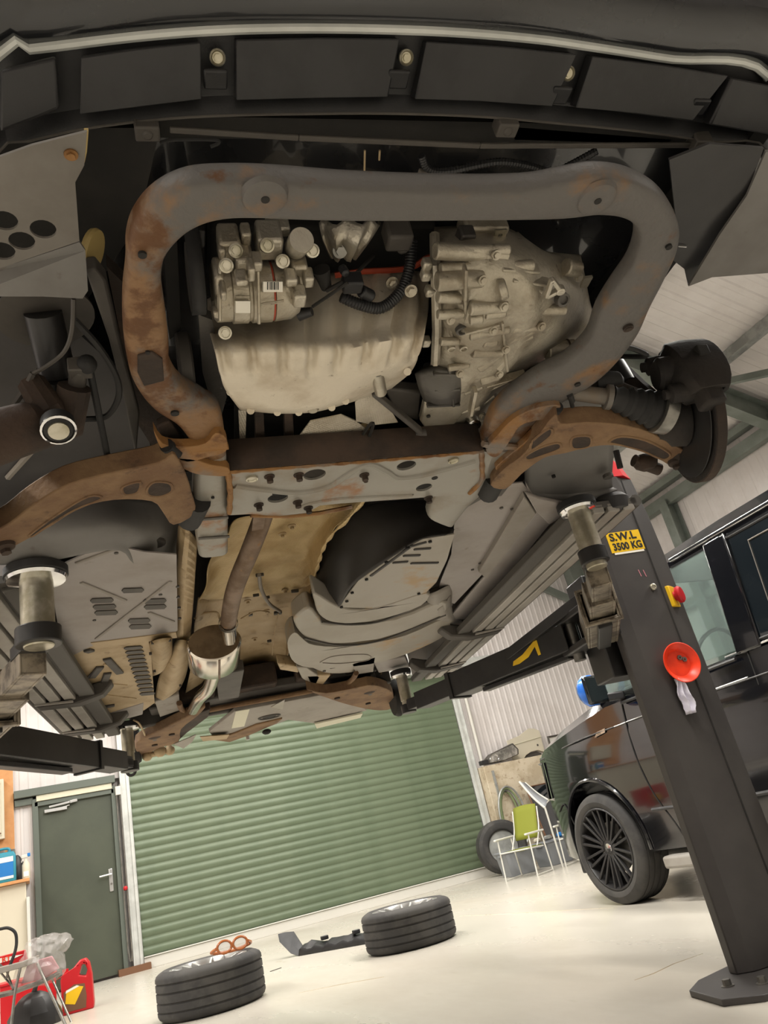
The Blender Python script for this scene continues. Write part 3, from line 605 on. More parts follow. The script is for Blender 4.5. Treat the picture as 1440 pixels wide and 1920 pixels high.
# brackets that clasp the bushes on the tube
for L in ([(288, 806), (305, 832), (340, 838), (385, 832), (404, 812), (424, 822), (424, 846), (395, 856), (350, 866), (318, 850), (300, 838)], [(318, 868), (345, 880), (372, 890), (425, 893), (428, 878), (395, 872), (365, 862), (335, 860)]):
    MB().prism(spline(pz(L, 1.487), 3, True), (0, 0, 0.02)).build('bush_bracket', 'rust', sub, bevel=0.005)
for L in ([(1052, 762), (1030, 785), (1000, 790), (975, 800), (960, 822), (940, 850), (925, 858), (912, 845), (935, 815), (965, 785), (1010, 765)], [(985, 830), (1000, 815), (1025, 800), (1032, 806), (1005, 828), (975, 856), (945, 880), (930, 876)]):
    MB().prism(spline(pz(L, 1.486), 3, True), (0, 0, 0.02)).build('bush_bracket', 'rust', sub, bevel=0.005)
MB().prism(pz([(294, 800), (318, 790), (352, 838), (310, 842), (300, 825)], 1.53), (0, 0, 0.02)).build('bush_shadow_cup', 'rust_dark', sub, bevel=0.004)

# ---- engine sump
rows = surf([[(390, 560, 1.71), (500, 540, 1.71), (640, 512, 1.71), (720, 505, 1.71), (803, 512, 1.71)],
             [(392, 610, 1.63), (500, 600, 1.63), (640, 565, 1.63), (760, 555, 1.63), (803, 575, 1.63)],
             [(399, 640, 1.565), (500, 638, 1.55), (640, 632, 1.55), (740, 618, 1.55), (797, 612, 1.565)],
             [(406, 664, 1.53), (500, 660, 1.518), (640, 654, 1.518), (740, 640, 1.518), (792, 640, 1.535)],
             [(413, 700, 1.52), (500, 700, 1.508), (640, 695, 1.508), (720, 688, 1.508), (784, 668, 1.53)],
             [(422, 728, 1.522), (500, 737, 1.508), (600, 737, 1.51), (690, 712, 1.52), (768, 698, 1.555)],
             [(448, 764, 1.535), (520, 771, 1.522), (590, 768, 1.522), (650, 752, 1.54), (735, 726, 1.6)],
             [(452, 767, 1.66), (520, 773, 1.66), (590, 771, 1.66), (655, 754, 1.66), (738, 728, 1.68)]], 66, 44)
for i, r in enumerate(rows):
    v = i / 43.0; k = max(0.0, min(1.0, (0.40 - v) / 0.05))
    for j in range(66): r[j] = r[j] + Vector((0, 0.016, 0.016)) * (k * max(0, math.sin(j / 65 * PI * 2 * 7.5)) ** 0.5)
sump = MB().grid(rows).build('oil_sump', 'sump_alu', van, sharp=70, solid=0.004, off=0)
for x_, y_ in ((470, 770), (520, 773), (560, 773), (622, 764), (648, 752), (432, 735), (764, 697)): MB().cyl(vz(x_, y_, 1.524), vz(x_, y_, 1.54), .008, seg=10).build('flange_scallop', 'sump_alu', sump)
bolts([(420, 624, 1.60), (770, 545, 1.60), (735, 530, 1.64)], 1.6, 'cast_alu', sump, 0.008, (0, -0.5, -0.9))
m = MB(); p = vz(587, 768, 1.515); m.lathe(p + UZ * 0.02, -UZ, [(0, .014), (0.02, .013), (0.024, .009), (0.024, .0001)], 12); m.build('drain_plug', 'cast_alu', sump)
m = MB(); a, b = vz(706, 695, 1.53), vz(714, 735, 1.53); m.cyl(a, b, 0.013); m.build('sump_boss', 'cast_alu', sump); bolt(MB(), a + Vector((0, -0.002, -0.004)), (0, -1, -0.3), 0.007).build('bolt', 'steel', sump)
panel('sump_bracket', [(684, 705), (700, 690), (728, 690), (724, 722), (700, 728)], 1.56, 0.03, 'dark_cast', sump, 0.004)
panel('block_side', [(372, 590), (398, 600), (425, 745), (410, 800), (380, 700)], 1.60, 0.02, 'dark_cast')
# orange seal and block above
MB().tube(spline(pz([(628, 516), (680, 509), (740, 506), (775, 500), (800, 484), (818, 482)], 1.70), 5), 0.006, 6).build('sump_seal', 'orange_seal', sump)
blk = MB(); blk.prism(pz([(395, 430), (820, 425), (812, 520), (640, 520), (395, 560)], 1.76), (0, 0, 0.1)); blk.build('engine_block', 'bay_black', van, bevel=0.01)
eb = surf([[(598, 418, 1.72), (640, 416, 1.70), (690, 416, 1.70), (712, 416, 1.72)], [(605, 450, 1.70), (640, 448, 1.675), (675, 448, 1.675), (692, 445, 1.70)], [(622, 485, 1.70), (640, 484, 1.68), (655, 484, 1.68), (665, 480, 1.70)]], 16, 12)
for r in eb:
    for j in range(16): r[j] = r[j] + UZ * (0.008 * math.sin(j / 15 * PI * 6))
brk = MB().grid(eb).build('engine_bracket', 'cast_alu', van, sharp=60, solid=0.006)
bolts([(637, 470, 1.675)], 1.68, 'steel', brk, 0.009, (0, -0.6, -0.8)); bolts([(687, 434, 1.70)], 1.7, 'rust_dark', brk, 0.004, (0, -0.6, -0.8))

# ---- air-conditioning compressor
c0 = vz(398, 550, 1.60); ac = MB()
ac.lathe(c0, UX, [(0, .03), (0, .045), (.004, .05), (.03, .05), (.032, .054), (.058, .054), (.06, .0505), (.064, .0505), (.066, .054), (.100, .054), (.101, .05), (.1035, .05), (.105, .053), (.135, .050), (.150, .040), (.153, .02)], 36)
aco = ac.build('compressor', 'cast_alu', van, sharp=40)
MB().lathe(c0 + UX * .1008, UX, [(0, .0515), (.0026, .0515)], 36).build('seal_ring', 'orange_seal', aco)
for x, y, w, h, z in ((428, 455, .036, .045, 1.64), (503, 450, .044, .05, 1.64), (455, 480, .03, .03, 1.615), (408, 520, .016, .05, 1.59), (556, 500, .03, .05, 1.62)):
    MB().box(vz(x, y, z), (w, h, 0.05)).build('housing_block', 'cast_alu', aco, bevel=0.006)
for x, y, z in ((424, 498, 1.575), (501, 460, 1.60), (442, 470, 1.605), (530, 490, 1.60), (422, 624, 1.555), (586, 470, 1.61)):
    p = vz(x, y, z); n = Vector((0, -0.75, -0.66)); m = MB(); m.lathe(p - n * 0.012, n, [(0, .012), (.014, .012), (.015, .009), (.011, .0085)], 16); m.hexa(p - n * 0.004, p + n * 0.004, 0.0065); m.build('bolt', 'zinc', aco)
n = Vector((0.05, -0.88, -0.47)).normalized(); p = vz(566, 449, 1.605); m = MB(); m.lathe(p - n * 0.05, n, [(0, .018), (.0, .0195), (.046, .0215), (.049, .0205), (.05, .0001)], 28); m.build('muffler_can', 'cast_alu', aco, sharp=40)
for t0, t1, yy in ((.032, .058, 0), (.066, .1, 0)): pass
for x0, y0, x1, y1, mm, nm in ((491, 527, 527, 546, 'paper', 'barcode_label'), (440, 563, 467, 585, 'paper', 'label')):
    q = [vpl(x, y, c0 + Vector((0, -0.039, -0.039)) * 1.0, (0, -0.7, -0.71)) for x, y in ((x0, y0), (x1, y0), (x1, y1), (x0, y1))]
    lab = MB().prism(q, Vector((0, -0.7, -0.71)) * 0.0165).build(nm, mm, aco)
    if nm == 'barcode_label':
        for i, w in enumerate((.0016, .0009, .002, .0012, .0022, .001, .0018)):
            a = q[0].lerp(q[1], 0.22 + 0.09 * i); b = q[3].lerp(q[2], 0.22 + 0.09 * i); o = Vector((0, -0.7, -0.71)) * 0.0168
            MB().bar(a.lerp(b, 0.02) + o, a.lerp(b, 0.78) + o, w, 0.0006, (0, 0.7, 0.71)).build('print', 'ink', aco)
for x0, y0, x1, y1 in ((488, 570, 530, 563), (440, 556, 466, 556), (411, 500, 411, 600), (482, 500, 484, 606)):
    q = [vpl(x, y, c0 + Vector((0, -0.04, -0.04)), (0, -0.7, -0.71)) + Vector((0, -0.7, -0.71)) * 0.012 for x, y in ((x0, y0), (x1, y1))]
    MB().tube(q, 0.003, 6).build('casting_rib', 'cast_alu', aco)
MB().tube(pzz([(586, 575, 1.58), (620, 552, 1.57), (652, 530, 1.57)]), 0.003, 6).build('sensor_wire', 'bay_black', aco)
m = MB(); m.cyl(vz(560, 590, 1.58), vz(585, 584, 1.575), 0.012, 0.008); m.build('plug', 'black_plastic', aco)
# belt and pulleys
bx = vz(368, 520, 1.62)
m = MB(); m.lathe(bx - UX * 0.014, UX, [(0, .02), (0, .058), (.003, .06), (.006, .057), (.009, .06), (.012, .057), (.015, .06), (.018, .057), (.021, .06), (.024, .058), (.024, .02)], 32); m.build('pulley', 'dark_cast', van)
cr = vz(350, 690, 1.62)
m = MB(); m.lathe(cr - UX * 0.016, UX, [(0, .02), (0, .068), (.004, .072), (.024, .072), (.028, .068), (.028, .02)], 32); m.build('crank_pulley', 'under_dark', van)
bl = [bx + Vector((-0.002, math.cos(t) * .0615, math.sin(t) * .0615)) for t in [PI * 0.55 + PI * k / 12 * 1.0 for k in range(13)]]
bl = [Vector((bx.x - .002, bx.y - .062, 1.90)), Vector((bx.x - .002, bx.y - .0615, bx.z))] + [Vector((bx.x - .002, bx.y - .0615 * math.cos(t), bx.z - .0615 * math.sin(t))) for t in [PI * k / 10 for k in range(1, 10)]] + [Vector((bx.x - .002, bx.y + .0615, bx.z + .02)), Vector((bx.x - .002, bx.y + .02, 1.90))]
m = MB(); m.grid([[p - UX * .012 for p in bl], [p + UX * .012 for p in bl]]); m.build('drive_belt', 'dark_rubber', van, solid=0.004, sharp=60)
panel('belt_guard', [(306, 470), (332, 440), (340, 620), (318, 640)], 1.68, 0.05, 'bay_black', van, 0.004)

# ---- harness under the block
corr_tube(pzz([(772, 450, 1.70), (768, 500, 1.66), (752, 545, 1.62), (715, 577, 1.59), (672, 570, 1.59), (640, 556, 1.60)]), 0.0115, 12).build('harness_hose', 'black_plastic', van)
m = MB(); m.box(vz(660, 530, 1.60), (0.036, 0.03, 0.03)); m.cyl(vz(676, 545, 1.6), vz(697, 556, 1.6), 0.012); m.cyl(vz(650, 515, 1.6), vz(640, 500, 1.62), 0.008); m.build('oil_sensor', 'black_plastic', van, bevel=0.004)
m = MB(); m.box(vz(745, 440, 1.69), (0.05, 0.04, 0.05)); m.cyl(vz(735, 425, 1.7), vz(760, 470, 1.68), 0.014); m.build('coolant_valve', 'under_dark', van, bevel=0.006)
MB().tube(spline(pzz([(700, 480, 1.70), (680, 500, 1.66), (665, 515, 1.62), (640, 530, 1.60), (612, 545, 1.60)]), 6), 0.004, 6).build('wire', 'bay_black', van)
m = MB(); m.cyl(vz(602, 505, 1.62), vz(612, 540, 1.61), 0.016, 0.010); m.build('sensor_boot', 'bay_black', van)

# ---- gearbox
rows = surf([[(815, 428, 1.74), (880, 426, 1.72), (955, 428, 1.72), (1010, 470, 1.74), (1088, 480, 1.76)],
             [(810, 470, 1.66), (880, 470, 1.61), (950, 475, 1.60), (1020, 482, 1.62), (1090, 498, 1.70)],
             [(814, 560, 1.60), (880, 556, 1.55), (950, 555, 1.54), (1030, 560, 1.555), (1104, 565, 1.66)],
             [(814, 620, 1.585), (880, 620, 1.535), (950, 620, 1.53), (1030, 625, 1.56), (1112, 612, 1.68)],
             [(812, 665, 1.58), (880, 665, 1.535), (945, 665, 1.535), (1005, 668, 1.585), (1062, 652, 1.68)],
             [(798, 715, 1.585), (865, 718, 1.55), (920, 712, 1.555), (965, 705, 1.61), (995, 698, 1.68)],
             [(796, 775, 1.60), (845, 778, 1.57), (890, 770, 1.59), (920, 755, 1.65), (942, 742, 1.70)],
             [(802, 820, 1.64), (840, 828, 1.61), (875, 822, 1.64), (895, 812, 1.68), (905, 802, 1.72)]], 40, 40)
for i, r in enumerate(rows):
    for j in range(40):
        r[j] = r[j] + UZ * (0.004 * math.sin(i * 0.55) * math.sin(j * 0.41 + i * 0.13) - (0.006 if 14 <= j <= 16 else 0))
gb = MB().grid(rows).build('gearbox', 'gear_alu', van, sharp=70, solid=0.006, off=0)
for x0, y0, x1, y1, r, z in ((815, 470, 950, 478, .016, 1.60), (818, 528, 905, 522, .018, 1.565), (820, 556, 875, 560, .012, 1.56), (880, 578, 950, 573, .014, 1.535), (935, 545, 950, 540, .02, 1.54), (880, 628, 925, 620, .012, 1.53), (895, 625, 955, 617, .010, 1.528), (925, 652, 1018, 610, .009, 1.54), (898, 690, 945, 655, .012, 1.54), (885, 660, 942, 660, .012, 1.53), (900, 712, 935, 702, .014, 1.545), (825, 505, 948, 498, .012, 1.585), (1010, 580, 1060, 580, .012, 1.55), (960, 615, 1015, 612, .011, 1.54), (870, 470, 955, 468, .011, 1.60)):
    p0, p1 = vz(x0, y0, z), vz(x1, y1, z); MB().cyl(p0, p1, r, r * 0.94, 14).build('casting_boss', 'gear_alu', gb, bevel=0.003)
for x0, y0, x1, y1, z in ((870, 620, 935, 603, 1.53), (910, 720, 985, 700, 1.56), (940, 500, 1010, 505, 1.575), (960, 520, 1030, 530, 1.56), (1000, 590, 1060, 578, 1.56), (940, 600, 950, 690, 1.53), (872, 500, 870, 600, 1.55), (905, 730, 960, 708, 1.57)):
    MB().bar(vz(x0, y0, z), vz(x1, y1, z), 0.006, 0.022).build('casting_rib', 'gear_alu', gb, bevel=0.002)
m = MB(); fl = pzz([(815, 440, 1.68), (816, 500, 1.61), (818, 560, 1.58), (819, 620, 1.565), (816, 680, 1.56)]); m.tube(fl[:5], 0.010, 8); m.build('bell_flange', 'cast_alu', gb)
for x, y, z in ((800, 495, 1.61), (798, 515, 1.60), (806, 545, 1.59), (798, 640, 1.57)):
    MB().box(vz(x, y, z), (0.018, 0.02, 0.02)).build('flange_lug', 'cast_alu', gb, bevel=0.004)
tp = vz(938, 441, 1.66); m = MB(); q = pz([(929, 432), (951, 431), (947, 452), (925, 453)], 1.66); m.plate(q, [circ(tp, 0.0045, UX, UY, 12)], (0, 0, 0.004)); m.build('lug_tab', 'zinc', gb); MB().box(vz(935, 458, 1.665), (0.022, 0.02, 0.01)).build('lug_foot', 'gear_alu', gb, bevel=0.002)
PB = [[(1031, 520), (1044, 527), (1050, 545), (1062, 541), (1052, 548), (1040, 552), (1022, 560), (1020, 552), (1034, 545)]]
m = MB(); a, b, c = vz(1035, 524, 1.535), vz(1050, 543, 1.535), vz(1024, 556, 1.535)
for p, q in ((a, b), (b, c), (a, c)): m.bar(p, q, 0.008, 0.012)
m.cyl(b - UZ * .008, b + UZ * .006, .009); m.build('cast_triangle', 'cast_alu', gb, bevel=0.002)
m = MB(); p = vz(1053, 566, 1.545); m.lathe(p + UZ * .01, Vector((0.1, -.5, -.85)), [(0, .014), (.014, .014), (.015, .009), (.010, .0085), (.010, .0001)], 18); m.build('level_plug', 'dark_cast', gb)
m = MB(); q = vz(1100, 528, 1.62); m.prism(pz([(1088, 540), (1096, 522), (1112, 520), (1102, 538)], 1.63), (0, 0, .006)); m.build('lug_tab', 'gear_alu', gb)
for x, y in ((847, 656), (870, 655)):
    p = vz(x, y, 1.53); MB().lathe(p + UZ * .012, -UZ, [(0, .0085), (.012, .0085), (.013, .006), (.009, .0055), (.009, .0001)], 14).build('twin_boss', 'cast_alu', gb)
p = vz(868, 623, 1.532); MB().lathe(p + UZ * .01, -UZ, [(0, .014), (.008, .013), (.009, .009), (.002, .008), (.002, .0001)], 16).build('bolt_hole', 'dark_cast', gb)
tm = surf([[(782, 695, 1.58), (815, 690, 1.56), (860, 692, 1.56), (872, 700, 1.58)], [(790, 725, 1.57), (815, 725, 1.55), (850, 722, 1.55), (868, 722, 1.57)], [(800, 750, 1.58), (820, 755, 1.56), (850, 752, 1.56), (862, 752, 1.58)]], 10, 10)
MB().grid(tm).build('lower_cover', 'dark_cast', gb, solid=0.02)
panel('lower_plate', [(796, 755), (860, 752), (868, 778), (850, 800), (800, 808), (788, 790)], 1.565, 0.02, 'cast_alu', gb, 0.004); dot(803, 779, 1.565, .005, 'bay_black', gb, 'plate_hole')
m = MB(); m.bar(vz(891, 730, 1.53), vz(882, 775, 1.53), .009, .02); m.build('lever', 'cast_alu', gb, bevel=0.002)
p = vz(888, 801, 1.56); m = MB(); m.lathe(p + UZ * .02, (0, -.3, -.95), [(0, .018), (.02, .018), (.022, .014), (.022, .010), (.012, .009), (.012, .0001)], 20); m.build('drain_bolt', 'chrome', gb)
panel('bell_sump_edge', [(832, 815), (905, 795), (900, 812), (860, 826), (825, 826)], 1.60, .01, 'cast_alu', gb, 0.003)
MB().tube(spline(pzz([(800, 690, 1.6), (830, 688, 1.575), (870, 690, 1.575)]), 5), .012, 8).build('cover_rim', 'dark_cast', gb)
m = MB(); m.tube(spline(pzz([(1120, 560, 1.62), (1118, 600, 1.60), (1100, 640, 1.6), (1080, 662, 1.61)]), 6), .006, 8); m.build('breather_pipe', 'black_plastic', gb)
m = MB(); m.cyl(vz(1025, 660, 1.60), vz(1078, 652, 1.60), .024, .020); m.build('drive_flange', 'gear_alu', gb, bevel=.003); MB().lathe(vz(1062, 655, 1.60), vz(1078, 652, 1.60) - vz(1025, 660, 1.60), [(0, .0235), (.004, .0235)], 20).build('flange_band', 'rust_dark', gb)
MB().box(vz(905, 425, 1.70), (0.09, 0.04, 0.05)).build('casting_block', 'gear_alu', gb, bevel=0.006); MB().box(vz(870, 450, 1.66), (0.03, 0.05, 0.03)).build('casting_block', 'dark_cast', gb, bevel=0.004)

for x0, y0, x1, y1, r, z in ((820, 590, 870, 588, .010, 1.545), (825, 640, 860, 640, .009, 1.54), (905, 640, 930, 640, .013, 1.53), (935, 690, 950, 672, .010, 1.54), (870, 735, 905, 722, .010, 1.56), (905, 755, 930, 740, .009, 1.60), (862, 770, 900, 762, .010, 1.575), (965, 640, 1000, 628, .008, 1.54), (990, 540, 1015, 545, .010, 1.555), (960, 500, 1000, 498, .012, 1.58), (1060, 500, 1085, 505, .018, 1.62), (840, 690, 880, 684, .008, 1.54), (880, 600, 905, 596, .011, 1.53), (910, 590, 948, 586, .010, 1.53), (850, 810, 890, 795, .009, 1.585)):
    MB().cyl(vz(x0, y0, z), vz(x1, y1, z), r, r * .95, 12).build('casting_boss', 'gear_alu', gb, bevel=.003)
for x, y, z in ((930, 478, 1.59), (905, 525, 1.555), (945, 575, 1.53), (925, 620, 1.525), (948, 655, 1.525), (936, 702, 1.54), (845, 600, 1.545), (1015, 612, 1.54), (1085, 520, 1.63), (905, 780, 1.58), (862, 700, 1.55)):
    bolt(MB(), vz(x, y, z - .008), (.1, -.5, -.85), .006, .006).build('bolt', 'gear_alu', gb)
for x0, y0, x1, y1, z in ((815, 730, 862, 728, 1.545), (812, 700, 866, 700, 1.548), (800, 760, 862, 757, 1.553), (842, 690, 850, 760, 1.55)): MB().bar(vz(x0, y0, z), vz(x1, y1, z), .006, .012).build('cover_rib', 'dark_cast', gb, bevel=.002)
for x, y, z, w, h in ((452, 520, 1.552, .02, .012), (470, 505, 1.565, .012, .03), (418, 545, 1.55, .01, .02), (560, 555, 1.56, .022, .03), (545, 520, 1.575, .02, .018), (577, 520, 1.59, .018, .024), (460, 440, 1.64, .016, .03), (520, 425, 1.66, .04, .02), (480, 490, 1.58, .018, .02), (405, 580, 1.56, .012, .016), (415, 470, 1.62, .012, .03)):
    MB().box(vz(x, y, z), (w, h, .03)).build('casting_lug', 'cast_alu', aco, bevel=.004)
# ---- between engine and crossmember: rack, bellows, foil, rods
for x0 in (478, 533): panel('bulkhead_rail', [(x0, 770), (x0 + 16, 770), (x0 + 20, 845), (x0 + 2, 848)], 1.58, .02, 'rust_dark', van, .004)
MB().prism(pzz([(560, 820, 1.565), (582, 790, 1.58), (640, 778, 1.58), (668, 790, 1.58), (690, 808, 1.57), (640, 824, 1.56)]), (0, 0, .003)).build('foil_patch', 'foil_silver', van)
MB().prism(pzz([(666, 755, 1.575), (686, 730, 1.585), (725, 755, 1.58), (746, 792, 1.57), (700, 797, 1.565), (668, 790, 1.57)]), (0, 0, .003)).build('foil_patch', 'foil_silver', van)
MB().prism(pzz([(447, 770, 1.6), (462, 770, 1.6), (460, 830, 1.58), (450, 830, 1.58)]), (0, 0, .003)).build('foil_patch', 'foil_silver', van)
MB().prism(pzz([(640, 800, 1.58), (690, 795, 1.6), (700, 820, 1.58), (640, 824, 1.57)]), (0, 0, .003)).build('foil_patch', 'foil_tan', van)
m = MB(); m.bar(vz(700, 735, 1.56), vz(788, 808, 1.54), .012, .02); m.build('torque_rod', 'under_dark', van, bevel=.003); m = MB(); m.cyl(vz(778, 815, 1.55), vz(798, 812, 1.55), .012); m.build('rod_end', 'under_dark', van)
m = MB(); m.tube(spline(pzz([(675, 825, 1.56), (690, 800, 1.55), (700, 795, 1.55), (690, 825, 1.55)]), 5), .004, 6); m.build('hook_wire', 'bay_black', van)
panel('mount_arm', [(720, 730), (790, 735), (785, 790), (745, 780)], 1.60, .03, 'under_dark', van, .006)
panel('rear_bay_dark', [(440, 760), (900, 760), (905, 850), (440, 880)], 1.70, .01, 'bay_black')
for x0, y0, x1, y1, z in ((968, 722, 1010, 690, 1.60),):
    a, b = vz(x0, y0, z), vz(x1, y1, z); m = MB(); pts = resamp([a, b], 15); m.tube(pts, [.020 if i % 2 else .015 for i in range(15)], 12); m.build('rack_bellows', 'dark_rubber', van)

# ---- right hub with brake
HC = Vector((0.80, -0.555, 1.447)); HA = Vector((math.cos(math.radians(14)), -math.sin(math.radians(14)), -0.06)).normalized(); HU, HW = frame(HA)
m = MB(); m.lathe(HC, HA, [(0, .075), (0, .158), (.003, .160), (.011, .160), (.011, .157), (.014, .157), (.014, .160), (.022, .160), (.024, .158), (.024, .07), (.06, .07), (.062, .03)], 56); disc = m.build('brake_disc', 'hub_black', van, sharp=40)
MB().lathe(HC + HA * .0005, HA, [(.0, .1575), (.001, .161), (.022, .1612), (.024, .158)], 56, cap=False).build('disc_rim', 'rust_dark', disc)
sh_ = MB(); sh_.plate([HC - HA * .006 + HU * (math.cos(t) * .147) + HW * (math.sin(t) * .147) for t in [2 * PI * i / 40 for i in range(40)]], [], -HA * .0025); sh_.build('dust_shield', 'black_satin', disc)
kn = MB(); kc = HC - HA * .05; kn.lathe(HC - HA * .01, -HA, [(0, .07), (.03, .066), (.05, .05), (.075, .045)], 20); kn.build('knuckle', 'hub_black', van, bevel=.004)
kn = MB(); q = arm_pts([(1278, 862)], 1)[0][0]; kn.tube([q + UZ * .01, q.lerp(kc, .5) + Vector((.012, 0, .01)), kc + UZ * .0], [.024, .026, .04], 10); kn.tube([kc, kc + Vector((-.035, .02, .10)), kc + Vector((-.07, .03, .2))], [.04, .034, .028], 10); kn.build('knuckle_arm', 'rust_dark', van)
# caliper: claw, body, piston housing, bracket, pads
def ang(t, r, o): return HC + HU * (math.cos(t) * r) + HW * (math.sin(t) * r) + HA * o
fa = math.atan2((Vector((0, -0.9, 0.45))).dot(HW), (Vector((0, -0.9, 0.45))).dot(HU))
cal = MB(); A = []
for k in range(11):
    t = fa - 0.62 + 1.24 * k / 10; e = 1 - (abs(k - 5) / 5.0) ** 4 * .3
    A.append([ang(t, .085, -.03), ang(t, .100, -.062 * e), ang(t, .145, -.066 * e), ang(t, .182, -.045 * e), ang(t, .186, .0), ang(t, .182, .05 * e), ang(t, .150, .062 * e), ang(t, .105, .052 * e), ang(t, .105, .034), ang(t, .166, .03), ang(t, .166, -.008), ang(t, .09, -.012)])
cal.rings(A); cb = cal.build('brake_caliper', 'hub_black', van, sharp=50, bevel=.004)
m = MB(); m.lathe(ang(fa + .05, .128, -.03), -HA, [(0, .042), (.05, .040), (.058, .032), (.058, .0001)], 20); m.build('piston_housing', 'hub_black', cb, sharp=40)
for o_ in (-.5, .55): MB().lathe(ang(fa + o_, .135, -.02), -HA, [(0, .024), (.06, .022), (.065, .012), (.075, .012)], 14).build('slide_pin', 'hub_black', cb)
for o_ in (.72, -.70): MB().box(ang(fa + o_, .152, -.005), (.05, .05, .05)).build('caliper_bracket', 'hub_black', cb, bevel=.008)
m = MB(); m.box(ang(fa - .05, .150, .0) + UZ * .012, (.03, .08, .03)); m.build('brake_pad', 'bay_black', cb, bevel=.003)
m = MB(); m.tube(spline([kc + Vector((-.07, .03, .22)), vx(1210, 668, .66), vx(1190, 655, .62), vx(1165, 650, .58)], 6), .006, 8); m.build('brake_hose', 'dark_rubber', van)
# drive shaft, ribbed boot, steering rod
bo = kc + Vector((-.02, .01, 0)); b1 = vz(1065, 735, 1.52); 
e0 = vx(1240, 772, .70); e1 = vx(1145, 745, .58)
pts = resamp([e0, e1], 13); m = MB(); m.tube(pts, [(.050 - .0018 * i) * (1.0 if i % 2 == 0 else .84) for i in range(13)], 20); m.build('shaft_boot', 'dark_rubber', van, sharp=50)
m = MB(); m.lathe(e0, e1 - e0, [(-.02, .05), (0, .053), (.010, .053), (.012, .048)], 24); m.build('boot_clamp', 'steel', van)
m = MB(); m.lathe(e1, b1 - e1, [(0, .030), (.012, .030), (.014, .02), ((b1 - e1).length, .018)], 16); m.build('drive_shaft', 'rust_light', van)
m = MB(); m.lathe(vx(1115, 720, .56), (1, -.1, 0), [(0, .02), (.03, .028), (.06, .022), (.07, .01)], 14); m.build('rod_boot', 'dark_rubber', van)
m = MB(); m.tube([vx(1130, 722, .58), kc + Vector((-.06, -.04, .03))], .024, 12); m.build('strut_knuckle', 'rust_dark', van)
m = MB(); m.cyl(vz(1070, 748, 1.50), vz(1080, 790, 1.49), .005, seg=8); m.cyl(vz(1068, 740, 1.5), vz(1073, 752, 1.5), .007, seg=8); m.build('drop_link', 'dark_rubber', van); 
m = MB(); m.cyl(vz(1072, 788, 1.488), vz(1090, 792, 1.488), .010, seg=10); m.build('link_joint', 'dark_rubber', van)
m = MB(); m.cyl(kc + Vector((-.06, .02, .12)), kc + Vector((-.14, .05, .62)), .034); m.build('suspension_strut', 'black_satin', van)
m = MB(); q = arm_pts([(1215, 880)], 1)[0][0]; m.ball(q + UZ * .02, .03, 10, (1.2, .8, .8)); m.cyl(q + Vector((-.03, .0, .03)), q + Vector((.04, .01, .0)), .016); m.build('arm_bolt_boss', 'rust_dark', van)
# ---- left hub, half in the dark
HL = Vector((-0.80, -0.555, 1.447))
m = MB(); m.lathe(HL, (-1, -.1, -.06), [(0, .06), (0, .158), (.024, .160), (.024, .06)], 48); m.build('brake_disc', 'rust_dark', van, sharp=40)
m = MB(); a, b = vz(80, 585, 1.66), vz(108, 700, 1.60); m.cyl(a, b, .033); m.cyl(b, vz(112, 745, 1.58), .040, .036); m.build('suspension_strut', 'black_satin', van)
m = MB(); m.lathe(vz(85, 590, 1.67), (.1, 0, -1), [(-.02, .02), (-.01, .075), (0, .085), (.006, .085), (.008, .03)], 32); m.build('spring_seat', 'under_dark', van)
m = MB(); m.tube(pzz([(140, 725, 1.54), (128, 790, 1.50), (60, 800, 1.47), (-40, 830, 1.44)]), [.03, .035, .045, .05], 12); m.build('knuckle', 'rust_dark', van)
m = MB(); m.tube(pzz([(60, 720, 1.56), (90, 770, 1.50), (125, 810, 1.48)]), [.026, .03, .022], 10); m.build('knuckle_arm', 'rust_dark', van)
p = vz(110, 808, 1.432); JA = Vector((.1, -.4, -.9)).normalized(); m = MB(); m.lathe(p - JA * .036, JA, [(0, .02), (.01, .029), (.03, .029), (.034, .024), (.036, .0001)], 22); m.build('steering_joint', 'dark_rubber', van)
MB().lathe(p, JA, [(-.002, .018), (.002, .0175), (.003, .0001)], 20).build('joint_cap', 'zinc', van); MB().lathe(p - JA * .006, JA, [(0, .0298), (.004, .0300), (.006, .0265)], 22, cap=False).build('joint_ring', 'chrome', van)
m = MB(); m.cyl(vz(168, 690, 1.56), vz(204, 868, 1.49), .0065, seg=10); m.ball(vz(163, 683, 1.56), .018); m.ball(vz(206, 872, 1.488), .02); m.build('drop_link', 'dark_rubber', van)
m = MB(); m.tube(spline(pzz([(140, 600, 1.6), (185, 650, 1.58), (218, 705, 1.56), (222, 745, 1.55), (200, 780, 1.54), (160, 786, 1.53)]), 6), .006, 8); m.build('brake_hose', 'dark_rubber', van)
m = MB(); m.tube(spline(pzz([(138, 560, 1.6), (135, 620, 1.58), (120, 660, 1.57), (85, 688, 1.56), (62, 700, 1.56)]), 6), .004, 6); m.tube(spline(pzz([(62, 700, 1.56), (40, 740, 1.54), (10, 780, 1.52)]), 4), .006, 6); m.build('sensor_lead', 'under_dark', van)
m = MB(); m.cyl(vz(148, 690, 1.56), vz(140, 760, 1.54), .016); m.box(vz(150, 690, 1.56), (.04, .03, .03)); m.build('link_mount', 'under_dark', van, bevel=.003)
panel('arch_wall', [(-160, 560), (120, 600), (250, 720), (300, 900), (290, 980), (-160, 1040)], 1.685, .012, 'arch_grey')
m = MB(); m.prism(pzz([(160, 508, 1.60), (180, 505, 1.60), (200, 530, 1.6), (225, 640, 1.6), (262, 780, 1.6), (255, 860, 1.58), (230, 740, 1.6), (205, 640, 1.6)]), (0, 0, .03)); m.build('chassis_leg', 'under_dark', van, bevel=.004)
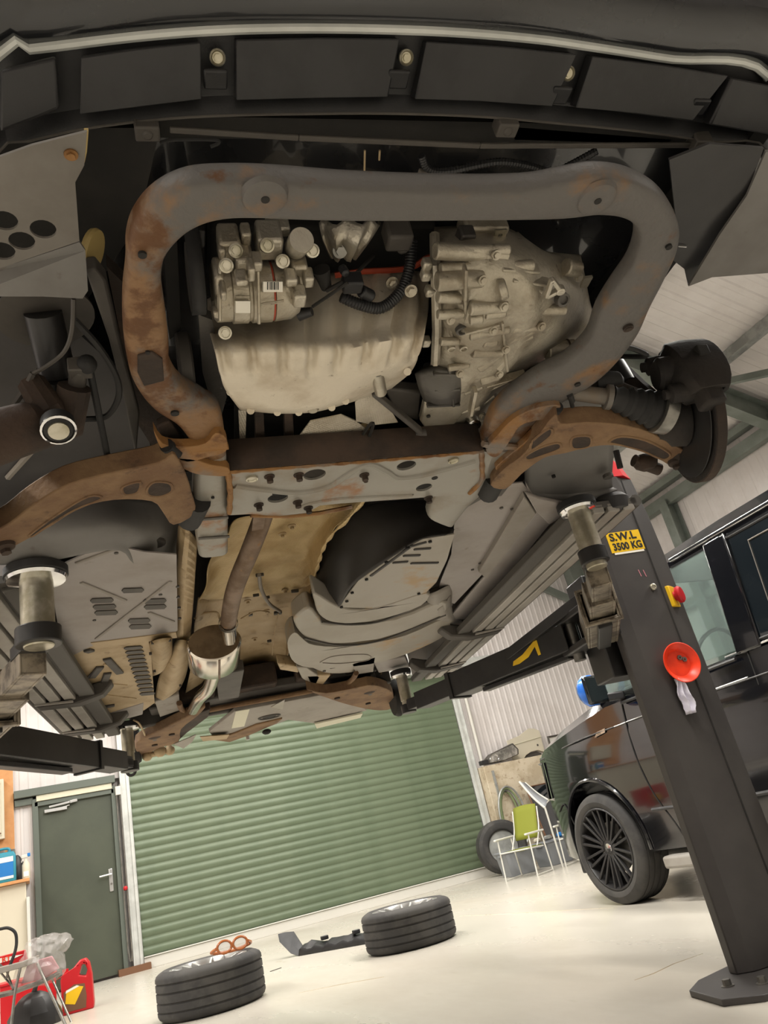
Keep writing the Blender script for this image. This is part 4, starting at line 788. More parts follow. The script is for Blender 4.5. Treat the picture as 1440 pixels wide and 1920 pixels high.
panel('chassis_leg', [(200, 500), (262, 560), (262, 700), (330, 800), (300, 860), (255, 790), (240, 700)], 1.66, .03, 'rust_dark')
MB().tube(pzz([(60, 845, 1.68), (15, 895, 1.68)]), .008, 6).build('arch_rib', 'under_grey', van)
# right arch wall behind the arm
aw = surf([[(1000, 800, 1.66), (1060, 740, 1.66), (1140, 735, 1.66)], [(985, 860, 1.60), (1070, 850, 1.60), (1150, 830, 1.60)], [(985, 915, 1.55), (1070, 925, 1.54), (1168, 905, 1.55)], [(992, 932, 1.52), (1072, 945, 1.51), (1160, 918, 1.52)]], 14, 14)
aw = MB().grid(aw).build('arch_wall', 'arch_mid', van, solid=.004); dot(1038, 893, 1.56, .006, 'bay_black', aw, 'drain_hole'); dot(1140, 892, 1.545, .016, 'under_dark', aw, 'drain_hole', .006)
MB().cyl(vx(1155, 845, .70), vx(1163, 878, .70), .008, seg=8).build('arch_rod', 'black_satin', van)
# ================================================================== the van's floor, tank, exhaust and rear axle
def xslot(cx, cy, w, z, m, parent, tilt=-0.02, hw=4.0):
    a, b = (cx - w / 2, cy - tilt * w / 2), (cx + w / 2, cy + tilt * w / 2)
    q = pz([(a[0], a[1]), (a[0] + 4, a[1] - hw), (b[0] - 4, b[1] - hw), (b[0], b[1]), (b[0] - 4, b[1] + hw), (a[0] + 4, a[1] + hw)], z)
    return MB().prism([p - UZ * .0015 for p in q], UZ * .003).build('slot', 'under_dark', parent)
fb = surf([[(-120, 950, 1.60), (60, 950, 1.60), (230, 932, 1.62), (350, 945, 1.66)], [(-120, 1010, 1.54), (60, 1005, 1.53), (222, 985, 1.525), (300, 1000, 1.56), (350, 990, 1.62)], [(-120, 1052, 1.505), (60, 1045, 1.50), (215, 1020, 1.50), (262, 1045, 1.52), (335, 1045, 1.6)], [(-120, 1062, 1.50), (60, 1056, 1.495), (215, 1030, 1.495), (258, 1060, 1.51), (335, 1062, 1.6)]], 30, 18)
MB().grid(fb).build('front_floor', 'arch_mid', van, sharp=70, solid=.004, off=0)
dot(290, 1018, 1.55, .03, 'under_dark', van, 'floor_plug', .004)
fl = panel('floor_shield', [(96, 1098), (110, 1062), (200, 1020), (270, 1035), (331, 1040), (333, 1182), (325, 1188), (180, 1208), (130, 1232), (108, 1170)], 1.502, .004, 'under_lilac')
for a, b in (((152, 1092), (236, 1126)), ((320, 1090), (180, 1198)), ((279, 1148), (326, 1166)), ((142, 1056), (226, 1026))): 
    p, q = vz(*a, 1.501), vz(*b, 1.501); MB().bar(p, q, .012, .006).build('stiffening_rib', 'under_grey', fl, bevel=.0025)
for cx, cy, w in ((249, 1107, 42), (191, 1126, 44), (196, 1138, 44), (199, 1149, 44), (290, 1127, 44), (291, 1138, 42), (261, 1164, 42), (263, 1175, 42)): xslot(cx, cy, w, 1.5, 'under_dark', fl, -.03)
for x, y in ((177, 1163), (301, 1115), (218, 1037), (333, 1100), (334, 1120), (336, 1140), (337, 1160)): dot(x, y, 1.501, .0055, 'under_dark', fl, 'rivet', .002)
f2 = panel('rear_floor_shield', [(134, 1222), (200, 1200), (276, 1190), (283, 1225), (290, 1318), (270, 1332), (208, 1340), (186, 1305), (150, 1255)], 1.503, .004, 'under_tan')
for i in range(12): xslot(250 + i * 2.4, 1215 + i * 7.8, 36 - i * 0.6, 1.5, 'under_dark', f2, -.06, 2.6)
for a, b in (((160, 1222), (174, 1218)), ((172, 1270), (188, 1250)), ((192, 1288), (202, 1262)), ((195, 1325), (215, 1322)), ((200, 1235), (225, 1262))):
    MB().bar(vz(*a, 1.5), vz(*b, 1.5), .03, .012).build('rubber_grommet', 'under_dark', f2, bevel=.004)
for a, b in (((195, 1245), (230, 1258)), ((205, 1282), (238, 1285)), ((200, 1303), (255, 1310))): MB().bar(vz(*a, 1.502), vz(*b, 1.502), .010, .005).build('stiffening_rib', 'under_tan', f2, bevel=.002)
panel('shield_seam', [(170, 1206), (330, 1186), (332, 1196), (180, 1216)], 1.499, .003, 'under_tan', fl)
# left pressed flange and lumps of heat shield
fl3 = surf([[(335, 985, 1.56), (352, 992, 1.53), (370, 1012, 1.56)], [(330, 1060, 1.54), (348, 1065, 1.515), (366, 1070, 1.54)], [(330, 1130, 1.53), (346, 1132, 1.51), (362, 1132, 1.53)], [(330, 1200, 1.53), (343, 1203, 1.51), (356, 1203, 1.53)]], 9, 40)
for i, r in enumerate(fl3):
    if i < 22:
        for j in range(9): r[j] = r[j] + UZ * (.003 if i % 2 else 0)
MB().grid(fl3).build('tunnel_flange', 'under_tan', van, solid=.003, sharp=20)
for rows in ([[(275, 1205, 1.52), (300, 1198, 1.47), (322, 1195, 1.5)], [(278, 1235, 1.52), (302, 1232, 1.47), (322, 1225, 1.5)], [(285, 1268, 1.53), (300, 1262, 1.50), (314, 1250, 1.52)]],
             [[(330, 1200, 1.52), (345, 1200, 1.49), (358, 1205, 1.52)], [(300, 1265, 1.52), (330, 1255, 1.48), (352, 1250, 1.52)], [(292, 1300, 1.52), (320, 1292, 1.48), (345, 1275, 1.52)], [(290, 1320, 1.53), (308, 1312, 1.50), (332, 1300, 1.53)]]):
    MB().grid(surf(rows, 10, 14)).build('heat_shield_lump', 'under_tan', van, solid=.003, sharp=60)
for x, y in ((286, 1205), (318, 1200), (282, 1225), (290, 1258), (330, 1262), (338, 1285)): dot(x, y, 1.49, .005, 'under_dark', van, 'shield_stud', .006)
# tunnel foil
foil_rows = surf([[(428, 1000, 1.60), (445, 975, 1.66), (520, 955, 1.70), (610, 945, 1.70), (680, 938, 1.64)], [(392, 1055, 1.60), (420, 1052, 1.66), (500, 1035, 1.70), (580, 1015, 1.69), (622, 1000, 1.60)], [(386, 1100, 1.58), (415, 1098, 1.65), (490, 1085, 1.69), (560, 1070, 1.68), (598, 1050, 1.60)], [(372, 1125, 1.58), (400, 1125, 1.65), (480, 1118, 1.69), (560, 1105, 1.68), (590, 1085, 1.6)]], 40, 30)
for i, r in enumerate(foil_rows):
    for j in range(40): r[j] = r[j] + UZ * (.006 * math.sin(i * .9 + j * .2) * math.sin(j * .35))
tf = MB().grid(foil_rows).build('tunnel_shield', 'foil_tan', van, solid=.002, sharp=70)
tan_rows = surf([[(372, 1120, 1.60), (400, 1120, 1.66), (480, 1112, 1.70), (560, 1100, 1.69), (592, 1085, 1.6)], [(366, 1165, 1.58), (440, 1160, 1.69), (540, 1150, 1.69), (582, 1115, 1.6)], [(360, 1240, 1.57), (440, 1232, 1.68), (530, 1215, 1.68), (558, 1165, 1.59)], [(345, 1312, 1.57), (430, 1292, 1.67), (520, 1270, 1.67), (545, 1205, 1.58)]], 34, 30)
for i, r in enumerate(tan_rows):
    for j in range(34): r[j] = r[j] + UZ * (.010 * (1 if (j // 4) % 2 and 9 < i < 25 else 0) + .012 * (1 if 4 < i < 8 else 0))
MB().grid(tan_rows).build('tunnel_floor', 'under_tan', van, solid=.003, sharp=35)
MB().tube(resamp(spline(pzz([(682, 938, 1.625), (650, 975, 1.60), (622, 1002, 1.59), (605, 1030, 1.59), (596, 1060, 1.59), (588, 1085, 1.59), (580, 1118, 1.6), (566, 1140, 1.6), (556, 1165, 1.59)]), 6), 60), [.006 + .003 * math.sin(i * 1.3) for i in range(60)], 7).build('shield_rim', 'foil_tan', tf)
for x, y in ((545, 968), (530, 1005), (605, 1010), (548, 990), (585, 1065), (500, 1148), (478, 1200), (465, 1130), (535, 1110)):
    p = vz(x, y, 1.675); m = MB(); m.lathe(p + UZ * .01, -UZ, [(0, .014), (.004, .014), (.006, .006), (.014, .006)], 12); m.build('shield_stud', 'under_tan', tf)
for x, y, w, h in ((487, 1078, .03, .01), (521, 1149, .034, .024), (480, 1116, .024, .008), (500, 1120, .024, .008), (553, 1108, .03, .012), (470, 1152, .016, .02), (505, 1202, .02, .012)): MB().box(vz(x, y, 1.668), (w, h, .012)).build('clip', 'under_dark', tf, bevel=.002)
MB().tube(spline(pzz([(486, 1078, 1.66), (490, 1105, 1.65), (505, 1132, 1.65), (525, 1146, 1.66)]), 6), .0075, 8).build('fuel_line', 'under_grey', van)
MB().tube(spline(pzz([(522, 1150, 1.66), (515, 1185, 1.66), (510, 1228, 1.66)]), 5), .003, 6).build('brake_line', 'under_tan', van)
MB().tube(spline(pzz([(452, 1160, 1.64), (480, 1146, 1.64), (505, 1148, 1.64)]), 4), .003, 6).build('brake_line', 'under_tan', van)
MB().tube(spline(pzz([(365, 1160, 1.58), (375, 1152, 1.6), (405, 1148, 1.62), (412, 1160, 1.6)]), 4), .005, 6).build('hanger_rod', 'under_tan', van)
# ---- exhaust
ex = MB().tube(spline(pzz([(500, 940, 1.64), (492, 972, 1.60), (470, 1030, 1.55), (447, 1085, 1.52), (435, 1125, 1.505), (428, 1168, 1.492)]), 6), .0285, 20).build('exhaust_pipe', 'exhaust', van)
panel('pipe_bracket', [(476, 960), (500, 955), (494, 992), (472, 996)], 1.565, .004, 'exhaust', ex)
cpt = vz(428, 1168, 1.492); MB().lathe(cpt - Vector((0, .012, 0)), (0, 1, -.06), [(0, .033), (.02, .034), (.024, .0325)], 24, cap=False).build('pipe_clamp', 'steel', ex)
CS = Vector((-.332, .76, 1.447)); so = []
for y, k in ((0, .93), (.008, .985), (.014, 1.0), (.26, 1.0), (.272, .97), (.276, .9)):
    so.append([CS + Vector((math.cos(t) * .096 * k, y, math.sin(t) * .066 * k - y * .02)) for t in [2 * PI * i / 48 for i in range(48)]])
sil = MB().rings(so).build('silencer', 'silencer', van, sharp=30)
MB().prism([p - UY * .0012 for p in so[0]], UY * .002).build('silencer_end', 'silencer_end', sil)
MB().lathe(CS, (0, 1, 0), [(0, 0.02), (.0, .021)], 12, cap=False)
MB().cyl(cpt + Vector((0, .02, -.002)), Vector((cpt.x, .775, CS.z - .005)), .0265, seg=20).build('inlet_stub', 'silencer', sil)
MB().bar(CS + Vector((.01, .012, -.0665)), CS + Vector((.01, .265, -.072)), .008, .002).build('seam', 'exhaust', sil)
MB().tube(spline([CS + Vector((-.0, .27, .0)), CS + Vector((.0, .36, -.01)), vz(392, 1290, 1.44), vz(375, 1308, 1.45), vz(362, 1330, 1.47)], 6), [.028] * 24 + [.028], 16).build('tail_pipe', 'silencer', van)
# ---- fuel tank
top = [(583, 1095, 1.62), (600, 1030, 1.66), (620, 995, 1.68), (655, 962, 1.69), (700, 945, 1.69), (790, 938, 1.68), (856, 955, 1.66)]
mid = [(588, 1108, 1.56), (625, 1060, 1.57), (655, 1035, 1.58), (690, 1010, 1.58), (740, 985, 1.585), (800, 972, 1.58), (854, 978, 1.58)]
bot = [(594, 1122, 1.50), (634, 1138, 1.487), (652, 1110, 1.487), (672, 1088, 1.487), (738, 1042, 1.487), (792, 1010, 1.487), (850, 1002, 1.49)]
tk = MB().grid(surf([top, mid, bot], 34, 18)).build('fuel_tank', 'tank_black', van, sharp=60, solid=.004)
panel('tank_plate', [(634, 1139), (672, 1089), (738, 1043), (792, 1011), (852, 1002), (838, 1050), (818, 1092), (792, 1118), (700, 1140)], 1.487, .004, 'tank_tan', tk)
for x, y in ((763, 1026), (724, 1053), (687, 1085), (660, 1110), (640, 1137), (650, 1126), (806, 1014), (785, 1112)): dot(x, y, 1.487, .006, 'bay_black', tk, 'tank_stud', .006)
for a, b in (((776, 1030), (808, 1028)), ((756, 1042), (788, 1041)), ((736, 1055), (765, 1053)), ((768, 1025), (800, 1016)), ((695, 1080), (768, 1026)), ((770, 1056), (822, 1055))): MB().bar(vz(*a, 1.486), vz(*b, 1.486), .012, .007).build('plate_rib', 'tank_black', tk, bevel=.003)
def band(name, L, z, m):
    MB().prism(spline(pz(L, z), 3, True), (0, 0, .07)).build(name, m, tk, bevel=.012)
band('tank_step', [(590, 1112), (590, 1130), (598, 1152), (620, 1166), (660, 1169), (720, 1160), (790, 1136), (800, 1112), (700, 1142), (640, 1140)], 1.484, 'tank_tan')
band('tank_step', [(553, 1158), (553, 1172), (566, 1190), (592, 1204), (640, 1207), (720, 1196), (800, 1168), (835, 1150), (830, 1128), (740, 1162), (620, 1172), (600, 1160), (580, 1140)], 1.492, 'tank_tan')
band('tank_step', [(540, 1200), (541, 1222), (552, 1242), (580, 1252), (640, 1252), (720, 1240), (790, 1215), (838, 1188), (836, 1160), (760, 1192), (660, 1212), (590, 1210), (568, 1198), (553, 1186)], 1.500, 'tank_tan')
band('tank_step', [(585, 1250), (610, 1262), (650, 1262), (700, 1250), (690, 1240), (640, 1250)], 1.508, 'tank_tan')
MB().tube(spline(pz([(600, 1242), (620, 1232), (650, 1228), (690, 1228), (690, 1238), (640, 1244), (605, 1243)], 1.4985), 4), .002, 6).build('tank_emboss', 'under_grey', tk)
for L in ([(604, 1166), (660, 1171), (720, 1163), (800, 1128)], [(570, 1196), (640, 1210), (720, 1199), (835, 1153)]): MB().tube(spline(pz(L, 1.489), 5), .0045, 6).build('step_shadow_line', 'under_dark', tk)  # dark tubes drawn in for the shadow gaps between the tank steps
dot(608, 1258, 1.507, .008, 'under_dark', tk, 'tank_stud')
# ---- right floor
rfl = panel('floor_shield', [(855, 952), (905, 912), (980, 905), (1002, 935), (960, 1002), (905, 1076), (852, 1132), (818, 1124), (826, 1090), (846, 1040)], 1.525, .004, 'under_lilac')
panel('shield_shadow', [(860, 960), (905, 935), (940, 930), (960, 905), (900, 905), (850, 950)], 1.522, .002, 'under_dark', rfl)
rl = panel('floor_rail', [(984, 932), (1006, 962), (912, 1086), (898, 1074)], 1.505, .03, 'under_grey', van, .004)
panel('sill_inner', [(985, 905), (1000, 930), (1030, 985), (985, 1040), (930, 1100), (872, 1162), (842, 1160), (905, 1086), (1004, 965)], 1.515, .01, 'under_lilac', van, .003)
for x, y in ((940, 952), (960, 954), (886, 1068), (900, 1056), (817, 1082), (908, 1086), (1018, 950)): dot(x, y, 1.524, .006, 'under_dark', rfl, 'rivet', .003)
for rows in ([[(790, 1115, 1.53), (815, 1110, 1.50), (845, 1095, 1.53)], [(795, 1140, 1.53), (818, 1130, 1.49), (850, 1110, 1.53)], [(788, 1152, 1.53), (820, 1148, 1.50), (848, 1135, 1.53)]], [[(790, 1152, 1.53), (825, 1140, 1.49), (845, 1115, 1.52)], [(800, 1160, 1.53), (835, 1160, 1.49), (850, 1150, 1.52)], [(812, 1172, 1.54), (840, 1172, 1.51), (870, 1165, 1.54)]]):
    MB().grid(surf(rows, 10, 10)).build('heat_shield_lump', 'under_grey', van, solid=.003, sharp=60)
jk = panel('jacking_flange', [(985, 925), (1010, 935), (1072, 948), (1060, 965), (1030, 985), (1005, 960)], 1.497, .012, 'under_lilac', van, .004)
m = MB(); m.lathe(vz(1055, 992, 1.49), -UZ, [(0, .05), (.008, .05), (.009, .046), (.006, .0001)], 28); m.build('jacking_plate', 'rust_dark', van)
# ---- running boards
for s, x0, x1 in ((1, .745, .975), (-1, .80, 1.03)):
    bd = MB().bar((s * (x0 + .03), .03, 1.468), (s * (x0 + .03), 2.2, 1.468), .06, .03).build('running_board', 'board_rub', van, bevel=.005)
    w = (x1 - x0 - .07) / 3
    for i in range(3):
        cx = s * (x0 + .065 + w * (i + .5)); MB().bar((cx, .0, 1.462), (cx, 2.17, 1.462), w - .013, .03).build('board_slat', 'board_alu', bd, bevel=.003)
    MB().bar((s * (x0 + .12), .0, 1.475), (s * (x0 + .12), 2.17, 1.475), .22, .02).build('board_core', 'under_dark', bd)
    MB().tube([(s * x1, .0, 1.475), (s * x1, 2.17, 1.475)], .02, 10).build('board_nosing', 'board_rub', bd)
    e = MB(); e.lathe((s * (x1 - .06), .055, 1.452), UZ, [(0, .05), (.008, .062), (.045, .066), (.06, .055)], 24); e.build('end_cap', 'black_satin', bd)
    for y in (1.27, 1.88):
        q = [(s * (x1 - .01), y, 1.44), (s * (x0 + .06), y, 1.43), (s * (x0 - .03), y, 1.45), (s * (x0 - .07), y, 1.49), (s * (x0 - .06), y, 1.52), (s * x0, y, 1.50), (s * (x1 - .01), y, 1.455)]
        MB().prism(q, (0, .07, 0)).build('board_bracket', 'under_dark', bd, bevel=.008)
        MB().bar((s * (x0 + .08), y - .01, 1.438), (s * (x1 - .01), y - .01, 1.446), .02, .006).build('bracket_rib', 'board_alu', bd)
# ---- rear axle
rb = MB(); rb.box((-.05, 2.32, 1.64), (1.42, .04, .30)); rb.box((-.05, 2.2, 1.56), (1.2, .16, .05)); rb.build('rear_bulkhead', 'under_dark', van, bevel=.01)
for x, w in ((-.42, .2), (-.12, .24), (.2, .2), (.45, .16)): MB().box((x, 2.1, 1.60), (w, .14, .12)).build('axle_bracket', 'rust_dark', van, bevel=.012)
bar = MB().tube(spline(pz([(336, 1318), (345, 1332), (385, 1332), (440, 1322), (560, 1300), (640, 1284), (660, 1274), (668, 1262)], 1.49), 6), .0135, 10).build('anti_roll_bar', 'rust_arm', van)
tp = panel('rear_plate', [(392, 1372), (440, 1334), (505, 1322), (600, 1304), (672, 1322), (688, 1332), (600, 1358), (540, 1350), (480, 1372), (400, 1384)], 1.47, .02, 'under_grey', van, .004)
p = vz(505, 1344, 1.468); MB().tube(circ(p, .06, UX, UY, 24, .05), .006, 6, closed=True).build('plate_ring', 'under_dark', tp); MB().lathe(p, -UZ, [(0, .04), (.002, .03), (.002, .0001)], 20).build('plate_hole', 'bay_black', tp)
panel('plate_label', [(442, 1334), (468, 1330), (458, 1362), (434, 1366)], 1.468, .002, 'cream', tp)
panel('plate_tab', [(508, 1326), (534, 1312), (530, 1330)], 1.467, .002, 'tank_tan', tp)
panel('plate_lip', [(590, 1358), (680, 1338), (676, 1346), (594, 1366)], 1.455, .01, 'cream', tp)
for s, L in ((1, [(575, 1294), (612, 1300), (668, 1290), (700, 1285), (735, 1298), (738, 1325), (720, 1332), (690, 1330), (640, 1318)]), (-1, [(255, 1395), (300, 1370), (350, 1345), (385, 1325), (372, 1342), (340, 1368), (335, 1392), (300, 1402), (265, 1420)])):
    a = MB().prism(spline(pz(L, 1.452), 3, True), (0, 0, .05)).build('rear_arm', 'rust_arm', van, bevel=.006)
    for x, y in (((632, 1308), (690, 1318)) if s > 0 else ((322, 1376), (290, 1396))): dot(x, y, 1.452, .016, 'rust_dark', a, 'arm_bolt', .008)
    L2 = [(690, 1245, 1.60), (700, 1270, 1.52), (693, 1300, 1.46)] if s > 0 else [(286, 1325, 1.60), (288, 1355, 1.52), (290, 1385, 1.46)]
    MB().tube(pzz(L2), .016, 10).build('damper', 'rust_light', van); MB().lathe(vz(*(L2[2][:2]), 1.448), UZ, [(0, .02), (.008, .045), (.02, .045), (.03, .02)], 16).build('damper_mount', 'rust_dark', van)
    h = vx(735, 1310, .72) if s > 0 else vx(262, 1395, -.76)
    m = MB(); m.lathe(h, (s, 0, 0), [(0, .04), (0, .1), (.02, .11), (.035, .11), (.04, .03)], 28); m.build('rear_hub', 'bay_black', van)
    L3 = [(662, 1320, 1.5), (690, 1300, 1.52), (715, 1262, 1.55)] if s > 0 else [(250, 1350, 1.5), (262, 1358, 1.48), (275, 1385, 1.46)]
    MB().tube(spline(pzz(L3), 4), .005, 6).build('brake_line', 'under_tan', van)
panel('rear_rail', [(398, 1388), (440, 1376), (480, 1360), (530, 1348), (520, 1356), (470, 1378), (430, 1392)], 1.46, .04, 'rust_arm', van, .005)
panel('rear_rail', [(335, 1350), (395, 1330), (390, 1345), (350, 1375), (328, 1395), (318, 1385)], 1.47, .04, 'rust_dark', van, .005)
panel('bracket_foot', [(326, 1396), (368, 1378), (360, 1392), (344, 1404)], 1.445, .006, 'under_grey', van, .002)
panel('bracket_foot', [(375, 1382), (430, 1378), (425, 1386), (380, 1390)], 1.45, .006, 'under_tan', van, .002)
for L, z, mm in (([(290, 1316), (336, 1302), (338, 1332), (300, 1345)], 1.50, 'under_grey'), ([(405, 1268), (458, 1256), (448, 1308), (410, 1314)], 1.50, 'under_dark'), ([(660, 1245), (704, 1232), (700, 1260), (668, 1265)], 1.50, 'under_grey'), ([(205, 1338), (270, 1318), (268, 1340), (212, 1355)], 1.50, 'under_lilac'), ([(556, 1252), (575, 1252), (600, 1270), (590, 1288), (566, 1272)], 1.50, 'tank_tan'), ([(520, 1245), (560, 1250), (560, 1262), (525, 1256)], 1.52, 'under_tan'), ([(575, 1268), (620, 1266), (600, 1290), (585, 1288)], 1.50, 'under_tan'), ([(700, 1242), (760, 1232), (768, 1252), (710, 1262)], 1.52, 'under_lilac')):
    panel('chassis_bracket', L, z, .05, mm, van, .006)
m = MB(); q = vz(300, 1408, 1.45); m.ball(q, .036); m.ball(q + Vector((-.075, .02, -.012)), .030); m.ball(q + Vector((.055, .01, -.004)), .03); m.cyl(q + Vector((-.08, .02, -.012)), q + Vector((.06, .01, 0)), .016); m.build('toe_link_joint', 'under_tan', van)
m = MB(); q = vz(246, 1446, 1.40); m.tube(circ(q, .024, UX, UZ, 16), .009, 8, closed=True); m.build('tow_eye', 'bay_black', van)
m = MB(); q = vz(500, 1372, 1.44); m.ball(q, .028, 10, (1, 1, .6)); m.build('sensor_cap', 'bay_black', van); m = MB(); q = vz(465, 1387, 1.44); m.cyl(q, q + UZ * .05, .012); m.build('drain_spout', 'alu', van)
# ================================================================== two-post lift (laid out in the van's frame)
def lift_side(s, label, PX, PYF, pads):
    L = empty('lift_post', VORG, VANG); tag(L, label, 'vehicle lift')
    x0, x1, yf, yb, H = PX, PX + .325, PYF, PYF + .30, 1.91
    def mx(p): return (s * p[0], p[1], p[2])
    sec = [(x0 + .048, yf), (x0 + .235, yf), (x0 + .345, yf + .05), (x0 + .345, yb - .02), (x0 + .2, yb - .02), (x0 + .2, yf + .075), (x0, yf + .075), (x0, yf + .03)]
    def ring(z, k=1.0, dx=0): return [Vector((s * (x0 + (p[0] - x0) * k + dx), yf + (p[1] - yf) * 1.0, z)) for p in sec]
    MB().rings([ring(.02), ring(1.55), ring(1.72, .985), ring(H, .93)]).build('post', 'post_paint', L, sharp=25, bevel=.004)
    top = MB(); top.rings([[Vector((s * (x0 + .12 + (p[0] - x0) * .58), p[1], H)) for p in sec], [Vector((s * (x0 + .13 + (p[0] - x0) * .5), p[1] + .02, H + .09)) for p in sec]]); top.build('post_cap', 'red', L, sharp=30)
    bp = [(-.19, .035), (-.1, .12), (.5, .34), (.5, -.26), (-.11, -.26), (-.205, -.175)]
    MB().bar((s * (x0 + .236), yf - .0006, .03), (s * (x0 + .236), yf - .0006, H - .02), .006, .002, (0, 1, 0)).build('post_seam', 'bay_black', L)
    bpl = MB().prism([(s * (x0 + a), yf + b, 0.0) for a, b in bp], (0, 0, .02)).build('base_plate', 'post_paint', L, bevel=.003)
    for a, b in ((-.1, -.06), (-.03, -.15)):
        bolt(MB(), (s * (x0 + a), yf + b, .02), (0, 0, 1), .014, .02).build('anchor_bolt', 'steel', bpl)
    car = MB(); car.box((s * (x0 + .06), yf + .19, 1.30), (.20, .16, .44)); car.box((s * (x0 - .06), yf + .17, 1.245), (.12, .32, .03)); car.box((s * (x0 - .06), yf + .17, 1.375), (.12, .32, .03)); cg = car.build('carriage', 'arm_black', L, bevel=.006)
    for yy in (.06, .28): MB().cyl((s * (x0 - .07), yf + yy, 1.2), (s * (x0 - .07), yf + yy, 1.41), .026, seg=16).build('pivot_pin', 'steel', cg)
    piv = [Vector((s * (x0 - .07), yf + .06, 0)), Vector((s * (x0 - .07), yf + .28, 0))]
    for k, (px, py, zt, zb) in enumerate(pads):
        P = Vector((px, py, 0)); a = piv[k]; d = (P - a).normalized(); Lh = (P - a).length; zc = 1.265 if k == 0 else 1.305
        up = UZ; u = d.cross(up)
        arm = MB()
        def hollow(mb, p, q, w, h, t):
            for o in (-1, 1):
                mb.bar(p + u * (o * (w - t) / 2), q + u * (o * (w - t) / 2), t, h); mb.bar(p + UZ * (o * (h - t) / 2), q + UZ * (o * (h - t) / 2), w - 2 * t, t)
        if k == 0:
            f = [(0.0, .52, .12, .12, .010, 'worn_steel'), (.3, .72, .088, .088, .009, 'worn_steel'), (.5, .94, .064, .064, .008, 'worn_steel')]
        else:
            f = [(0.0, .66, .12, .115, .010, 'arm_black'), (.3, .90, .095, .085, .008, 'arm_black'), (.6, .97, .07, .055, .008, 'arm_black')]
        hollow(arm, a + UZ * zc, a + d * (Lh * f[0][1]) + UZ * zc, f[0][2], f[0][3], f[0][4]); ar = arm.build('lift_arm', f[0][5], L, bevel=.003)
        rim = MB(); e = a + d * (Lh * f[0][1]) + UZ * zc; hollow(rim, e - d * .02, e + d * .006, f[0][2] + .014, f[0][3] + .014, .009); rim.build('arm_collar', 'worn_steel' if k == 0 else 'arm_black', ar, bevel=.002)
        for t0, t1, w, h, t, mm in f[1:]:
            mb = MB(); hollow(mb, a + d * (Lh * t0) + UZ * zc, a + d * (Lh * t1) + UZ * (zc - .0), w, h, t); mb.bar(a + d * (Lh * t1 - .008) + UZ * zc, a + d * (Lh * t1) + UZ * zc, w - .004, h - .004); mb.build('arm_extension', mm, ar, bevel=.002)
        lo = MB(); lo.bar(a + d * .04 + UZ * (zc - .075 if k else zc - .07), a + d * (Lh * .5) + UZ * (zc - .07), .05, .02); lo.build('arm_rib', 'arm_black', ar, bevel=.003)
        if k == 1:
            c0 = a + d * (Lh * .10) + UZ * (zc + .01) + u * (.0605 if (u.y > 0) == (s < 0) else .0605)
            sd = -1 if s > 0 else 1
            un = u if u.y < 0 else -u; b0 = a + d * (Lh * .13) + UZ * zc + un * .0605
            if s > 0: MB().prism([b0 + d * t + UZ * z for t, z in ((0, -.03), (.0, .035), (.02, .035), (.10, .0), (.16, -.012), (.17, -.03), (.13, -.032), (.07, -.02), (.02, .012), (.015, -.03))], un * .001).build('arm_sticker', 'yellow', ar)
        # pad tower
        R0 = (.035 if s > 0 else .040) if k == 0 else .031; CR = .008 if s > 0 else .014; FR = .022 if s > 0 else .034
        end = MB(); end.lathe(P + UZ * (zc - .035 + (.06 if k == 0 else 0)), UZ, [(0, R0 + CR), (.045, R0 + CR)], 28); end.bar(a + d * (Lh * .86) + UZ * (zc + (.04 if k == 0 else 0)), P - d * .03 + UZ * (zc + (.04 if k == 0 else 0)), .07, .035); end.build('arm_eye', 'arm_black', ar, bevel=.003)
        m = MB(); m.lathe(P + UZ * zb, UZ, [(0, R0 - .006), (.003, R0 - .004), (.05, R0 - .004), (.05, R0), (zt - zb - .04, R0), (zt - zb - .036, R0 - .004)], 28); tw = m.build('lifting_stud', 'zinc', ar)
        m = MB(); m.lathe(P + UZ * (zt - .04), UZ, [(0, R0), (.004, R0 + FR - .004), (.012, R0 + FR), (.016, R0 + FR - .004)], 32); m.build('stud_flange', 'chrome', ar)
        m = MB(); m.lathe(P + UZ * (zt - .026), UZ, [(0, R0 + FR), (.003, R0 + FR + .003), (.022, R0 + FR + .003), (.026, R0 + FR - .004)], 32); m.build('rubber_pad', 'dark_rubber', ar)
    return L
LR = lift_side(1, 'dark grey lift post on the right with yellow load plate, its arms under the van', 1.243, .764, [(.768, .0, 1.495, 1.275), (.655, 2.05, 1.50, 1.285)])
LL = lift_side(-1, 'lift post at the far left edge whose black arms reach under the van', 1.243, .764, [(-.772, .0, 1.495, 1.285), (-.77, 2.22, 1.51, 1.31)])
# plate, paint marks, nut and stop button on the right post
YF_ = .764
def face(x, z, o=.0): return Vector((x, YF_ - o, z))
sg = MB().box(face(1.393, 1.606, .001), (.158, .002, .09)).build('load_plate', 'yellow', LR)
fx = basis((1, 0, 0), (0, 0, 1), (0, 0, 0))
text_mesh('plate_lettering', 'S.W.L', .047, 'ink', sg, Matrix.Translation(face(1.388, 1.630, .0028)) @ fx, sx=1.1, bold=0.03)
text_mesh('plate_lettering', '3500 KG', .044, 'ink', sg, Matrix.Translation(face(1.396, 1.586, .0028)) @ fx, sx=0.86, bold=0.035)
MB().box(face(1.395, 1.556, .001), (.14, .002, .008)).build('maker_strip', 'paper', LR)
m = MB(); m.lathe(face(1.442, 1.392), (0, -1, 0), [(0, .014), (.008, .014), (.010, .009), (.006, .008), (.006, .0001)], 18); m.build('post_nut', 'zinc', LR)
for i, (dx, dz) in enumerate(((0, 0), (.022, -.004))): MB().bar(face(1.405 + dx, 1.475 + dz, .0005), face(1.409 + dx, 1.445 + dz, .0005), .003, .001, (0, 1, 0)).build('paint_mark', 'pink', LR)
